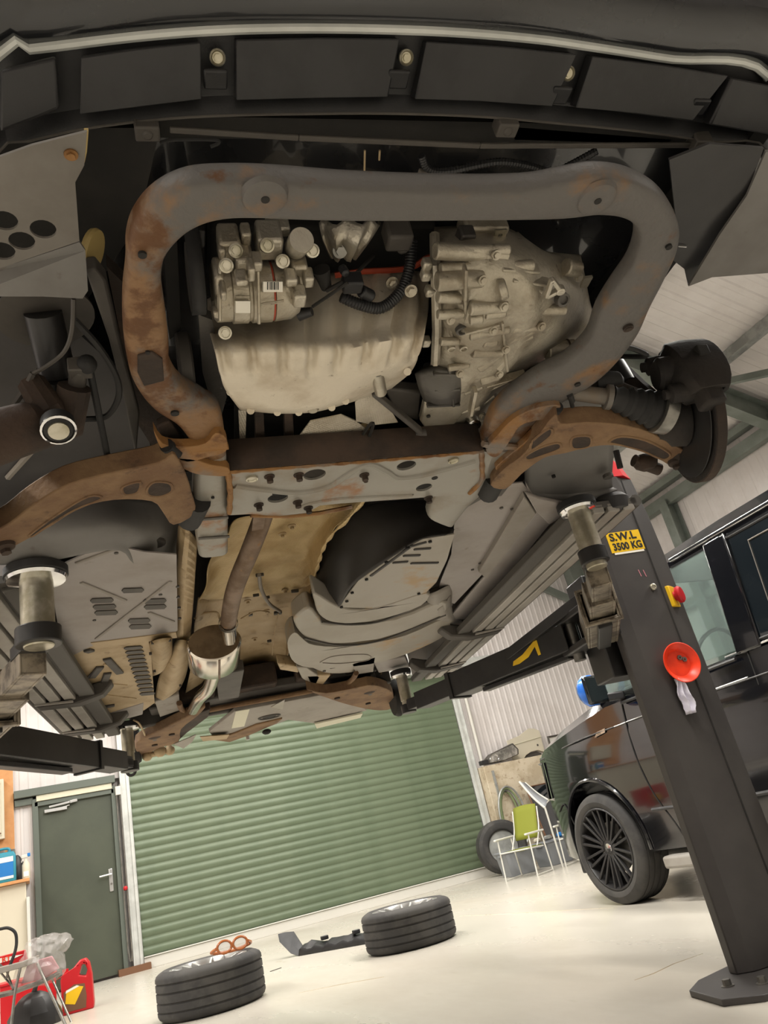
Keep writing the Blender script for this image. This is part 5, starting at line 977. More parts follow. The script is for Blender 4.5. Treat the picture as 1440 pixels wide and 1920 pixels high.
bn = Vector((.614, -.79, 0)); bc = Vector((1.530, .802, 1.345)); bu = Vector((.79, .614, 0))
MB().prism([bc + bu * a + UZ * b for a, b in ((-.036, -.045), (.036, -.045), (.036, .045), (-.036, .045))], bn * .02).build('button_box', 'yellow', LR, bevel=.003)
m = MB(); m.lathe(bc + bn * .02, bn, [(0, .020), (.012, .020), (.012, .034), (.024, .036), (.032, .030), (.034, .0001)], 28); m.build('stop_button', 'red', LR)
# orange magnetic dish with two nuts, white rag
dsh = empty('magnetic_dish', VM @ Vector((1.425, .76, 1.068)), VANG); tag(dsh, 'round orange magnetic parts dish stuck on the dark lift post', 'parts dish')
m = MB(); m.lathe((0, .004, 0), (0, -1, 0), [(0, .0001), (0, .05), (.010, .056), (.032, .077), (.035, .080), (.036, .077), (.026, .060), (.010, .05), (.008, .0001)], 40); m.build('dish', 'orange', dsh, sharp=40)
for i, (dx, dz) in enumerate(((.012, .022), (.030, .012))):
    m = MB(); m.lathe((dx, -.004, dz), (0, -1, 0), [(0, .004), (0, .0105), (.007, .0105), (.007, .004)], 6, closed=True); nt = m.build('hex_nut', 'steel'); nt.matrix_world = dsh.matrix_basis if False else Matrix.Translation(dsh.location) @ Matrix.Rotation(VANG, 4, 'Z')
    tag(nt, 'small grey steel nut in the orange dish, %s of the pair' % ('upper left' if i == 0 else 'lower right'), 'nut', 'nuts in the orange dish')
rg = []
for i in range(12):
    z = -i * .0125; w = .010 + .018 * math.sin(min(1, i / 7) * 1.7) * (1 if i < 10 else .6)
    rg.append([Vector((-.012 + .005 * i / 3 - w + 2 * w * j / 10 + .004 * math.sin(i), -.012 - .012 * math.sin(j * 1.3 + i * .4), z)) for j in range(11)])
rag = MB().grid(rg).build('rag', 'cloth', sharp=80, solid=.0015); rag.matrix_world = VM @ Matrix.Translation((1.395, .755, 1.012)); tag(rag, 'crumpled white rag hanging below the orange dish', 'rag')
MB().bar(vx(1095, 1118, 1.17), vx(922, 1252, .93), .03, .045).build('arm_stay', 'arm_black', LR, bevel=.003)
# ================================================================== black van parked on the right
CX, CW = 4.375, .955
car = empty('parked_van', (CX, 2.7, 0)); tag(car, 'glossy black van with blue mirror cap parked behind the right lift post', 'van'); CO_ = Vector((CX, 2.7, 0))
def sect(y, w, zb, zs, zt, wt):                    # half-profile mirrored; zs: shoulder, zt: top, wt: half width at top
    h = [(w * .86, zb), (w * .965, zb + .05), (w * .975, zb + .16), (w * .995, .62), (w, .80), (w * .992, .99), (w * .985, 1.02), (w * .97, zs), (w * .97 + (wt - w * .97) * .5, zs + (zt - zs) * .55), (wt, zt - .05), (wt - .08, zt)]
    L = [Vector((-a, y - 2.7, b)) for a, b in h] + [Vector((a, y - 2.7, b)) for a, b in reversed(h)]
    return L
ST = [(5.45, .55, .40, .92, .97, .42), (5.40, .70, .30, 1.00, 1.06, .55), (5.30, .80, .26, 1.03, 1.10, .62), (5.10, .885, .24, 1.06, 1.15, .70), (4.85, .93, .24, 1.09, 1.20, .76), (4.5, .95, .24, 1.14, 1.26, .80), (4.20, .955, .24, 1.18, 1.30, .84), (4.05, .955, .24, 1.18, 1.24, .88), (3.9, .955, .24, 1.18, 1.20, .90), (2.8, .955, .24, 1.18, 1.20, .90), (.8, .955, .24, 1.18, 1.20, .90), (.45, .94, .27, 1.18, 1.20, .88), (.36, .90, .32, 1.15, 1.18, .85)]
body = MB().rings([sect(*s) for s in ST])
bo_ = body.build('body', 'black_paint', car, sharp=28)
cut = MB()
WY, WR = 4.60, .342
for sx in (-1, 1):
    for wy in (WY - 2.7, 1.20 - 2.7): cut.cyl((sx * .70, wy, .36), (sx * 1.2, wy, .36), .405, seg=40)
co = cut.build('cutter', 'black_plastic', car)
bmod = bo_.modifiers.new('arches', 'BOOLEAN'); bmod.object = co; bmod.operation = 'DIFFERENCE'; bmod.solver = 'EXACT'
bpy.context.view_layer.update(); dg = bpy.context.evaluated_depsgraph_get()
nm = bpy.data.meshes.new_from_object(bo_.evaluated_get(dg)); bo_.modifiers.clear(); bo_.data = nm; bpy.data.objects.remove(co)
nm.shade_smooth(); nm.set_sharp_from_angle(angle=math.radians(28))
def side(y, z, o=.002):                            # point on the left flank
    w = .955
    hz = [(.24, .86), (.29, .965), (.40, .975), (.62, .995), (.80, 1.0), (.99, .992), (1.02, .985), (1.20, .97)]
    k = 1.0
    for (a, p), (b, q) in zip(hz, hz[1:]):
        if a <= z <= b: k = p + (q - p) * (z - a) / (b - a)
    x = w * k
    if z > 1.20: x = .926 + (.80 - .926) * min(1, (z - 1.20) / .72)
    if y > 4.5: x *= 1 - .13 * ((y - 4.5) / .8) ** 2
    return Vector((-x - o, y - 2.7, z))
MB().box((0, 1.90, .42), (1.5, .62, .40)).build('arch_liner', 'bay_black', car) if False else None
for wy in (WY, 1.20):
    t = [side(wy + .415 * math.cos(a), .36 + .415 * math.sin(a), .004) for a in [math.radians(d) for d in range(-8, 189, 7)]]
    MB().tube(t, .012, 6).build('arch_lip', 'black_paint', car)
# wheels
def wheel(parent, c, ax, R, W, rim, mt, ms, spokes=10, deep=.03, label=None):
    c, ax = Vector(c), Vector(ax).normalized(); u, w = frame(ax); pr = []
    t = MB(); h = W / 2
    prof = [(h - .012, rim), (h - .002, rim + .012), (h + .004, rim + (R - rim) * .45), (h - .006, R - .026), (h - .018, R - .008), (h - .032, R - .001)]
    g = []
    for q in (.28, .10, -.10, -.28): g += [(W * q + .006, R), (W * q + .005, R - .007), (W * q - .005, R - .007), (W * q - .006, R)]
    prof = prof + g + [(-a, b) for a, b in reversed(prof)]
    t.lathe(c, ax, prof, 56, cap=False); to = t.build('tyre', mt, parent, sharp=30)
    for sd in (1, -1):
        q = MB()
        for k in range(56):
            a = 2 * PI * (k + .5) / 56; d = u * math.cos(a) + w * math.sin(a); tn = d.cross(ax)
            q.bar(c + d * (R - .004) + ax * (sd * (h - .034)), c + d * (R - .022) + ax * (sd * (h - .013)), .004, .004, tuple(tn))
        q.build('shoulder_sipe', 'bay_black', to)['kind'] = 'stuff'
    b = MB(); b.lathe(c, ax, [(h - .006, rim + .004), (h - .004, rim - .006), (h - .02, rim - .014), (-h + .05, rim - .03), (-h + .02, rim - .012), (-h + .008, rim + .002)], 48, cap=False); b.build('rim_barrel', ms, parent, sharp=40, solid=.004)
    f = h - deep
    for k in range(spokes):
        a0 = 2 * PI * k / spokes; m = MB()
        for sp in (-1, 1):
            a1 = a0 + sp * .62 * PI / spokes; d0 = u * math.cos(a0 + sp * .10) + w * math.sin(a0 + sp * .10); d1 = u * math.cos(a1) + w * math.sin(a1)
            m.bar(c + d0 * .052 + ax * (f - .006), c + d1 * (rim - .008) + ax * (h - .016), .015, .024, tuple(ax))
        m.build('spoke', ms, parent, bevel=.002)
    m = MB(); m.lathe(c, ax, [(f - .03, .068), (f - .006, .066), (f + .002, .05), (f + .004, .034), (f + .002, .0001)], 30); m.build('hub', ms, parent)
    m = MB(); m.lathe(c + ax * (f + .003), ax, [(0, .030), (.004, .028), (.006, .0001)], 24); m.build('centre_cap', 'chrome' if parent is car else ms, parent)
for sx in (-1, 1):
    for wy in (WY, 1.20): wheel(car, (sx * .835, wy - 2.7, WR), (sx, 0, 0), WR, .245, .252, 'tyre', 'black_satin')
MB().lathe((-.84, WY - 2.7, WR), (-1, 0, 0), [(.02, .03), (.02, .155), (.03, .155), (.03, .03)], 40).build('brake_disc', 'steel', car)
MB().box((-.88, WY - 2.7 - .10, WR + .09), (.05, .06, .1)).build('brake_caliper', 'dark_cast', car, bevel=.01)
MB().lathe((-.931, WY - 2.7, WR), (-1, 0, 0), [(0, .010), (.003, .009), (.0032, .0001)], 12).build('cap_emblem', 'orange', car)
# shut lines, crease, strips
def line(L, r, m, nm='shut_line', o=.001): return MB().tube(spline([side(y, z, o) for y, z in L], 5), r, 6).build(nm, m, car)
line([(4.02, 1.20), (4.03, 1.0), (4.02, .80), (3.98, .60), (3.90, .42), (3.86, .30)], .004, 'bay_black')
line([(2.95, 1.18), (2.95, .7), (2.95, .30)], .004, 'bay_black')
line([(1.5, 1.18), (1.5, .8)], .004, 'bay_black')
line([(5.2, 1.00), (4.6, 1.035), (4.1, 1.045), (3.5, 1.05), (2.9, 1.05), (1.0, 1.05)], .005, 'black_satin', 'crease')
line([(4.15, 1.045), (3.6, 1.055), (3.0, 1.06)], .004, 'alu', 'bright_strip', .003)
line([(3.1, 1.195), (2.5, 1.20), (1.0, 1.20)], .006, 'chrome', 'belt_strip', .003)
line([(4.05, .52), (3.4, .50), (2.9, .50)], .012, 'black_plastic', 'rub_strip', .0)
line([(3.0, .50), (1.65, .50)], .012, 'black_plastic', 'rub_strip', .0)
line([(5.1, .62), (4.98, .66), (4.93, .52)], .004, 'bay_black')
MB().prism([side(4.37, 1.018, .004), side(4.25, 1.03, .004), side(4.24, 1.055, .004), side(4.33, 1.05, .004)], (-.004, 0, 0)).build('side_repeater', 'headlamp', car)
MB().prism([side(5.30, .70, .0), side(5.22, .72, .003), side(5.16, .98, .003), side(5.26, .98, .0), Vector((-.72, 2.68, .96)), Vector((-.72, 2.70, .72))], (-.006, .006, 0)).build('headlamp', 'glass_dark', car)
MB().prism([side(5.16, .72, .004), side(5.145, .72, .004), side(5.13, .97, .004), side(5.145, .97, .004)], (-.004, 0, 0)).build('headlamp_strip', 'chrome', car)
# greenhouse: roof, pillars, panes, seats
RZ = lambda y: 1.93 + .02 * math.sin((y - .4) / 3 * PI)
MB().rings([[Vector((x * k, y - 2.7, z + dz)) for x, z in ((-.84, 1.79), (-.845, 1.84), (-.80, 1.91), (-.55, 1.955), (.55, 1.955), (.80, 1.91), (.845, 1.84), (.84, 1.79), (.5, 1.84), (-.5, 1.84))] for y, k, dz in ((3.68, .96, -.02), (3.5, .985, .0), (2.9, 1, .015), (1.8, 1, .02), (.8, 1, .01), (.5, .98, -.02))]).build('roof', 'black_paint', car, sharp=30)
def pil(a, b, w, t, nm='pillar', m='black_paint'): return MB().bar(a, b, t, w, (0, 1, 0)).build(nm, m, car, bevel=.012)
for sx in (-1, 1):
    m = MB(); m.tube(spline([(sx * .915, 4.30 - 2.7, 1.24), (sx * .89, 4.0 - 2.7, 1.52), (sx * .85, 3.66 - 2.7, 1.81)], 6), .042, 8); m.build('front_pillar', 'black_paint', car)
    pil((sx * .92, 2.93 - 2.7, 1.18), (sx * .85, 2.93 - 2.7, 1.82), .17, .05); pil((sx * .92, 1.5 - 2.7, 1.18), (sx * .85, 1.5 - 2.7, 1.82), .15, .05); pil((sx * .90, .50 - 2.7, 1.16), (sx * .83, .58 - 2.7, 1.82), .2, .06)
    def fl(y, z): return Vector((sx * (.922 - (z - 1.20) * .118), y - 2.7, z))
    MB().prism([fl(4.2, 1.24), fl(3.02, 1.21), fl(3.02, 1.80), fl(3.64, 1.80), fl(3.95, 1.52)], (sx * .004, 0, 0)).build('door_glass', 'glass_clear', car)
    for y0, y1 in ((2.85, 1.57), (1.43, .62)): MB().prism([fl(y0, 1.21), fl(y1, 1.21), fl(y1, 1.80), fl(y0, 1.80)], (sx * .004, 0, 0)).build('side_window', 'glass_dark', car)
MB().tube([Vector((-(.928 - (z - 1.20) * .118), y - 2.7, z)) for y, z in ((2.85, 1.22), (2.85, 1.79), (1.57, 1.79), (1.57, 1.22))], .008, 6, closed=True).build('window_seal', 'black_satin', car)
MB().tube([Vector((-(.930 - (z - 1.20) * .118), y - 2.7, z)) for y, z in ((2.72, 1.30), (2.72, 1.72), (1.70, 1.72), (1.70, 1.30))], .004, 6, closed=True).build('window_frame', 'under_grey', car)
MB().prism([(-.84, 4.30 - 2.7, 1.28), (.84, 4.30 - 2.7, 1.28), (.78, 3.66 - 2.7, 1.83), (-.78, 3.66 - 2.7, 1.83)], (0, .006, .008)).build('windscreen', 'glass_clear', car)
MB().prism([(-.80, .47 - 2.7, 1.2), (.80, .47 - 2.7, 1.2), (.74, .54 - 2.7, 1.80), (-.74, .54 - 2.7, 1.80)], (0, -.006, 0)).build('rear_window', 'glass_dark', car)
MB().box((0, 3.92 - 2.7, 1.22), (1.66, .40, .10)).build('dashboard', 'black_plastic', car, bevel=.03)
MB().box((0, 3.0 - 2.7, .95), (1.6, .9, .5)).build('cab_floor', 'black_plastic', car)
for sx in (-.42, .42):
    MB().box((sx, 3.12 - 2.7, 1.32), (.48, .16, .62), Matrix.Rotation(.15, 3, 'X')).build('seat_back', 'black_satin', car, bevel=.05); MB().box((sx, 3.06 - 2.7, 1.70), (.26, .1, .16)).build('headrest', 'black_satin', car, bevel=.03)
MB().tube(circ((-.42, 3.62 - 2.7, 1.28), .19, UX, Vector((0, -.45, .9)), 20), .014, 6, closed=True).build('steering_wheel', 'black_satin', car)
MB().bar((-.845, 3.3 - 2.7, 1.845), (-.845, .6 - 2.7, 1.86), .02, .022).build('roof_rail', 'chrome', car, bevel=.004)
MB().bar((-.853, 3.3 - 2.7, 1.80), (-.853, .6 - 2.7, 1.81), .012, .014).build('roof_gutter', 'chrome', car)
MB().tube([Vector((-.95, 4.0 - 2.7, 1.165)), Vector((-.952, 3.02 - 2.7, 1.165))], .010, 6).build('window_sill', 'black_satin', car)
# side step, mirror, handle, mud flap
MB().bar((-.93, 4.06 - 2.7, .225), (-.93, 1.7 - 2.7, .225), .11, .07).build('side_step', 'board_alu', car, bevel=.016)
mc = Vector((-1.08, 4.10 - 2.7, 1.285)); m = MB(); m.ball(mc, .1, 14, (.95, .62, 1.05)); m.build('mirror_cap', 'blue_cap', car)
m = MB(); m.box(mc + Vector((0, -.055, -.005)), (.17, .03, .18)); m.build('mirror_glass', 'glass_dark', car, bevel=.02); m = MB(); m.bar(mc + Vector((.05, -.01, -.06)), Vector((-.92, 3.98 - 2.7, 1.21)), .06, .05); m.build('mirror_arm', 'black_plastic', car, bevel=.01)
hc = side(2.72, 1.115, .0); m = MB(); m.lathe(hc, (-1, 0, 0), [(0, .055), (.004, .05), (-.0, .04), (-.004, .0001)], 24); m.build('handle_cup', 'black_satin', car); m = MB(); m.tube(spline([hc + Vector((-.005, .09, 0)), hc + Vector((-.035, .06, .002)), hc + Vector((-.038, -.06, .002)), hc + Vector((-.005, -.1, 0))], 5), .013, 8); m.build('door_handle', 'black_paint', car)
m = MB(); m.box((-.80, 5.0 - 2.7, .28), (.18, .05, .16)); m.build('front_flap', 'black_plastic', car, bevel=.01)
m = MB(); m.box((0, 2.7, .40), (1.2, .06, .2)); m.build('grille', 'black_plastic', car, bevel=.01)
# ================================================================== things on the floor
def lying_wheel(px, py, R, W, label, grp):
    p = gz(px, py, 0); d = Vector((p.x, p.y, 0)).normalized(); c = p + d * R
    e = empty('mounted_tyre', c); tag(e, label, 'wheel', grp)
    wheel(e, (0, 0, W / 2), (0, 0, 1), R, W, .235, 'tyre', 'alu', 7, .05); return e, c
w1, c1 = lying_wheel(402, 1905, .325, .262, 'wheel lying flat near the side door with orange goggles on top', 'wheels lying on the floor')
w2, c2 = lying_wheel(776, 1783, .325, .258, 'wheel lying flat in front of the shutter beside the black plastic tray', 'wheels lying on the floor')
gg = empty('safety_goggles', (c1.x + .15, c1.y - .02, .262)); tag(gg, 'clear goggles with orange strap lying on the left wheel', 'goggles')
for sx in (-1, 1):
    MB().tube(circ((sx * .05, -.02, .05), .045, UX, UZ, 18, .035), .008, 6, closed=True).build('lens_frame', 'amber', gg)
    MB().prism(circ((sx * .05, -.02, .05), .042, UX, UZ, 18, .032), (0, .003, 0)).build('lens', 'bag', gg)
MB().tube(spline([(-.10, -.02, .05), (-.12, .05, .03), (-.04, .11, .012), (.06, .10, .012), (.13, .05, .03), (.10, -.02, .05)], 6), .010, 8).build('strap', 'amber', gg)
# torn-off black tray piece
a, b = gz(560, 1793), gz(700, 1768); ux = (b - a).normalized(); uy = Vector((-ux.y, ux.x, 0)); tr_ = empty('plastic_tray', a); tag(tr_, 'black plastic bumper tray lying on the floor between the two wheels', 'car part')
L_ = (b - a).length + .12; rows = []
for i in range(22):
    t = i / 21; q = ux * (L_ * t - .0); rows.append([q + uy * (.0) + UZ * .0, q + uy * .02 + UZ * (.045 + .01 * math.sin(i * 1.9)), q + uy * .10 + UZ * (.07 + .014 * (i % 5 == 2) + .008 * math.sin(i * .8)), q + uy * .20 + UZ * (.055 + .01 * math.sin(i)), q + uy * .24 + UZ * .0])
MB().grid(rows).build('tray', 'black_plastic', tr_, solid=.005, sharp=30)
for t in (0, 1):
    q = ux * (L_ * t - (.02 if t == 0 else .02)); m = MB(); m.prism([q + uy * .02, q + uy * .06 - ux * (.02 if t == 0 else -.0), q + uy * .06 - ux * (.13 if t == 0 else 0) + UZ * .18, q + uy * .02 - ux * (.18 if t == 0 else 0) + UZ * .19, q + uy * .0 - ux * (.16 if t == 0 else 0) + UZ * .13, q - ux * (.06 if t == 0 else 0) + UZ * .03], ux * .05 + uy * .06); m.build('end_lug', 'black_plastic', tr_, bevel=.006)
for t in (.25, .62, .8): MB().box(ux * (L_ * t) + uy * .1 + UZ * .09, (.06, .04, .03)).build('clip', 'black_plastic', tr_, bevel=.005)
# ---- right back corner: lawn chairs, crates, tyre, panel, hose, lamp, fender
def chair(x, y, rz, label):
    e = empty('folding_chair', (x, y, 0), rz); e.scale = (.78, .78, .74); tag(e, label, 'chair', 'lime folding chairs')
    w = .27; A = 'white_paint'
    for sx in (-1, 1):
        MB().tube([(sx * w, -.24, 0), (sx * w, -.20, .58)], .011, 8).build('leg', A, e)
        MB().tube([(sx * w, .24, 0), (sx * w, .19, .58)], .011, 8).build('leg', A, e)
        MB().bar((sx * w, -.29, .60), (sx * w, .26, .60), .04, .03).build('armrest', A, e, bevel=.01)
        MB().tube(spline([(sx * .22, .06, .40), (sx * .22, .26, .66), (sx * .22, .36, .96)], 5), .010, 8).build('back_post', A, e)
        MB().tube([(sx * w, -.25, .02), (sx * w, .25, .02)], .009, 6).build('skid', A, e)
    MB().tube([(-.24, -.26, .40), (.24, -.26, .40), (.24, .2, .38), (-.24, .2, .38)], .010, 8, closed=True).build('seat_frame', A, e)
    MB().grid([[Vector((-.23 + .46 * j / 6, -.26 + .46 * i / 6, .405 - .03 * math.sin(PI * i / 6) * math.sin(PI * j / 6))) for j in range(7)] for i in range(7)]).build('seat', 'lime', e, solid=.008)
    MB().grid([[Vector((-.20 + .40 * j / 6, .20 + .17 * i / 6 - .015 * math.sin(PI * j / 6), .52 + .48 * i / 6 + (0 if i < 6 else .02 * math.sin(PI * j / 6)))) for j in range(7)] for i in range(7)]).build('backrest', 'lime', e, solid=.010)
    return e
chair(5.18, 8.5, math.radians(-62), 'lime green folding chair with white frame, nearer the shutter')
chair(5.92, 8.35, math.radians(-58), 'lime green folding chair half hidden behind the black van nose')
wy = empty('standing_tyre', (5.62, 9.72, .33)); tag(wy, 'dark tyre standing upright at the foot of the block wall', 'tyre')
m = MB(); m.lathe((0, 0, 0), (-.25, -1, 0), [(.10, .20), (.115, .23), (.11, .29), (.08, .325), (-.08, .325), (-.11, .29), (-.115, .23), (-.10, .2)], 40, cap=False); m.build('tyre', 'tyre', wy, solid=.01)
m = MB(); m.lathe((0, 0, 0), (-.25, -1, 0), [(.08, .2), (.02, .16), (.03, .06), (.05, .0001)], 30); m.build('rim', 'galv', wy)
def crate(x, y, rz, label):
    e = empty('plastic_crate', (x, y, 0), rz); tag(e, label, 'crate', 'grey crates by the block wall')
    m = MB(); a = [[Vector((sx * w, sy * d, z)) for sx, sy in ((-1, -1), (1, -1), (1, 1), (-1, 1))] for w, d, z in ((.17, .14, .0), (.20, .17, .26), (.215, .185, .265), (.215, .185, .285), (.195, .165, .285), (.16, .13, .02))]
    m.rings(a); m.build('crate_body', 'crate', e, bevel=.006)
    m = MB(); 
    for sx in (-1, 1): m.box((sx * .208, 0, .245), (.012, .12, .03))
    m.build('crate_grip', 'crate', e, bevel=.004); return e
crate(5.42, 9.10, -.15, 'blue grey plastic crate under the nearer lime chair'); crate(6.0, 9.15, .12, 'grey plastic crate behind the chairs next to the black van')
rng = random.Random(3)
for i in range(4):
    m = MB(); r = .04 + .02 * rng.random(); x, y = 5.85 + .1 * i, 9.15 + .05 * (-1) ** i; m.ball((0, 0, 0), r, 8, (1.3, .9, .7)); o = m.build('loose_part', ['offwhite', 'galv', 'wood_dark', 'blue'][i % 4]); o.location = (x, y, .30 + r * .4); tag(o, ['pale plastic', 'grey metal', 'brown', 'blue'][i] + ' small part lying in the grey crate behind the chairs', 'small part', 'small parts in the crate')
bm_ = MB(); lean = Vector((0, .22, 0))
q = [(6.30, 9.60, 0), (7.05, 9.60, 0), (7.05, 9.84, .98), (6.30, 9.84, .98)]; e = empty('dark_panel', (6.3, 9.6, 0)); tag(e, 'dark glass panel leaning against the block wall behind the chairs', 'panel')
MB().prism([Vector(p) - Vector((6.3, 9.6, 0)) for p in q], (0, .02, 0)).build('glass', 'glass_dark', e); MB().tube([Vector(p) - Vector((6.3, 9.6, 0)) for p in q], .014, 6, closed=True).build('panel_frame', 'wood_dark', e)
e = empty('door_seal', (6.65, 9.36, 0)); tag(e, 'curved grey car door frame leaning by the dark panel', 'car part')
MB().tube(spline([(0, .2, 1.02), (.25, .2, 1.10), (.6, .2, 1.05), (.9, .15, .8), (.95, .05, .3), (.95, 0, .02)], 6), .03, 8).build('frame_tube', 'under_dark', e); MB().tube(spline([(.05, .2, .95), (.3, .2, 1.03), (.6, .2, .98), (.85, .15, .75)], 6), .012, 8).build('inner_seal', 'galv', e)
e = empty('parasol_frame', (5.5, 8.55, 0)); tag(e, 'white tubular frame with grey fabric leaning over the lime chairs', 'frame')
pA, pB, pC, pD = gy(974, 1466, 8.95) - e.location, gy(1022, 1515, 8.5) - e.location, gy(1028, 1500, 8.6) - e.location, gy(985, 1468, 9.05) - e.location
MB().tube(spline([pA, pA.lerp(pB, .5) - UZ * .03, pB], 5), .014, 8).build('front_tube', 'white_paint', e); MB().tube(spline([pD, pD.lerp(pC, .5) - UZ * .02, pC], 5), .012, 8).build('rear_tube', 'white_paint', e)
MB().grid([resamp(spline([pA, pA.lerp(pB, .5) - UZ * .03, pB], 5), 8), resamp(spline([pD, pD.lerp(pC, .5) - UZ * .02, pC], 5), 8)]).build('fabric', 'crate', e, solid=.006); MB().tube([pB, Vector((pB.x + .02, pB.y, .0))], .012, 8).build('frame_leg', 'white_paint', e)
e = empty('garden_hose', (6.03, 9.97, .95)); tag(e, 'coiled green hose hanging on the block wall by the shutter', 'hose')
for i in range(4):
    rr = .13 + .02 * i; MB().tube(spline([(rr * math.sin(t) * (1 + .1 * (i % 2)), -.02 * i, -.30 + .34 * math.cos(t) * (1 + .06 * i)) for t in [2 * PI * j / 12 for j in range(12)]], 4, True), .013, 7, closed=True).build('hose_coil', 'hose_green' if i % 2 == 0 else 'galv', e)
MB().cyl((0, .06, .04), (0, -.09, .04), .012).build('hose_peg', 'steel', e)
# headlamp and wing on the ledge
e = empty('car_headlamp', (6.20, 10.06, DZ)); tag(e, 'old car headlamp unit lying on the block wall ledge', 'headlamp')
hl = [(-.28, .02), (-.26, .10), (-.18, .15), (0.05, .20), (.22, .24), (.29, .14), (.27, .07), (.0, .02)]
m = MB(); m.prism([(x, -.02, z) for x, z in hl], (0, .12, 0)); m.build('housing', 'under_dark', e, bevel=.012); m = MB(); m.prism([(x * .9, -.035, z * .86 + .012) for x, z in hl], (0, .02, 0)); m.build('lens', 'headlamp', e, bevel=.008)
MB().lathe((-.14, -.03, .08), (0, -1, 0), [(0, .055), (.012, .05), (.004, .03), (.004, .0001)], 20).build('reflector', 'chrome', e); MB().box((-.33, .0, .05), (.12, .08, .06)).build('connector', 'black_plastic', e, bevel=.006)
e = empty('car_wing', (6.76, 10.16, DZ)); tag(e, 'cream car wing panel standing on the block wall ledge', 'car part')
wg = [(-.30, .02), (-.12, .0), (-.06, .05), (.04, .085), (.16, .09), (.26, .05), (.28, .06), (.28, .36), (.20, .40), (.10, .42), (-.10, .34), (-.33, .30)]
MB().prism([(x, .06 - z * .06, z) for x, z in wg], (0, .02, 0)).build('panel_skin', 'offwhite', e, bevel=.004); MB().tube([(-.32, .04, .22), (.28, .03, .27)], .006, 6).build('swage_line', 'cream', e); MB().lathe((.18, .045, .16), (0, -1, 0), [(0, .016), (.004, .012), (.004, .0001)], 12).build('repeater_hole', 'under_dark', e); MB().prism([(-.1, .1, .0), (-.04, .1, .05), (.05, .1, .075), (.16, .1, .08), (.24, .1, .04), (.24, .1, 0)], (0, .02, 0)).build('inner_arch', 'under_dark', e)
e = empty('framed_grille', (7.20, 10.10, DZ)); tag(e, 'dark framed car grille on the ledge beside the cream wing', 'car part')
MB().tube([(-.08, .05, .02), (.16, .05, .02), (.16, .05, .24), (-.08, .05, .24)], .018, 6, closed=True).build('grille_frame', 'under_dark', e); MB().prism([(-.08, .06, .02), (.16, .06, .02), (.16, .06, .24), (-.08, .06, .24)], (0, .02, 0)).build('grille_field', 'white_paint', e)
# ---- left back corner: board, sockets, bench with bottles
e = empty('plywood_board', (-.75, YB - .03, 1.28)); tag(e, 'plywood wall board left of the side door', 'board'); MB().box((0, 0, .9), (1.17, .03, 1.8)).build('sheet', 'ply', e)
e = empty('white_cabinet', (-.62, YB - .1, 1.62)); tag(e, 'cream wall cabinet door on the plywood board', 'cabinet'); MB().box((0, 0, .33), (.72, .1, .64)).build('cabinet_body', 'offwhite', e, bevel=.006); MB().tube([(-.33, -.052, .05), (.33, -.052, .05), (.33, -.052, .61), (-.33, -.052, .61)], .005, 6, closed=True).build('cabinet_moulding', 'cream', e); MB().box((.30, -.055, .07), (.05, .008, .012)).build('cabinet_latch', 'wood_dark', e)
for i, x in enumerate((-.305, -.20)):
    e = empty('wall_socket', (x, YB - .055, 1.47)); tag(e, 'metal wall socket, %s of the pair beside the cabinet' % ('left' if i == 0 else 'right'), 'socket', 'metal sockets'); MB().box((0, 0, 0), (.085, .02, .085)).build('socket_plate', 'steel', e, bevel=.004); MB().box((0, -.014, 0), (.03, .012, .03)).build('switch', 'white_paint', e, bevel=.003)
BT = 1.155
e = empty('workbench', (-1.05, 9.93, 0)); tag(e, 'cream fronted workbench with wooden top against the back wall', 'workbench')
MB().box((0, 0, BT - .015), (2.05, .66, .03)).build('bench_top', 'ply', e, bevel=.003); MB().box((-.0, .02, (BT - .03) / 2), (1.98, .56, BT - .035)).build('bench_body', 'offwhite', e, bevel=.004); MB().box((1.005, -.02, .5), (.03, .6, .95)).build('end_panel', 'white_paint', e, bevel=.003)
e = empty('jerrycan', (-.27, 9.80, BT)); tag(e, 'blue plastic jerrycan with blue and white label on the workbench', 'jerrycan')
MB().rings([[Vector((x * w, y * d, z)) for x, y in ((-1, -1), (1, -1), (1, 1), (-1, 1))] for w, d, z in ((.115, .07, 0), (.12, .075, .02), (.12, .075, .26), (.10, .06, .30))]).build('can_body', 'teal', e, bevel=.012)
MB().tube(spline([(-.06, 0, .29), (-.05, 0, .335), (.05, 0, .335), (.06, 0, .29)], 5), .014, 8).build('can_handle', 'teal', e); MB().box((0.0, -.0765, .14), (.19, .003, .20)).build('can_label', 'blue', e); MB().box((0.0, -.0785, .225), (.19, .002, .05)).build('label_head', 'paper', e); MB().box((0, -.0785, .05), (.19, .002, .025)).build('label_foot', 'paper', e)
e = empty('black_drum', (-.15, 10.02, BT)); tag(e, 'black round tub behind the blue jerrycan', 'tub'); MB().lathe((0, 0, 0), UZ, [(0, .07), (.18, .075), (.25, .04), (.27, .02)], 20).build('tub_body', 'black_plastic', e)
e = empty('spray_bottle', (-.055, 9.78, BT)); tag(e, 'clear spray bottle with blue trigger at the end of the workbench', 'bottle')
MB().lathe((0, 0, 0), UZ, [(0, .036), (.01, .04), (.14, .04), (.18, .018), (.2, .015)], 18).build('bottle_body', 'offwhite', e); MB().box((-.01, 0, .225), (.07, .025, .035)).build('trigger_head', 'white_paint', e, bevel=.006); MB().box((.03, 0, .235), (.03, .03, .035)).build('trigger_cap', 'blue', e, bevel=.005); MB().bar((-.03, 0, .21), (-.04, 0, .17), .012, .01).build('trigger', 'white_paint', e); MB().box((0, -.04, .05), (.05, .004, .05)).build('bottle_label', 'paper', e)
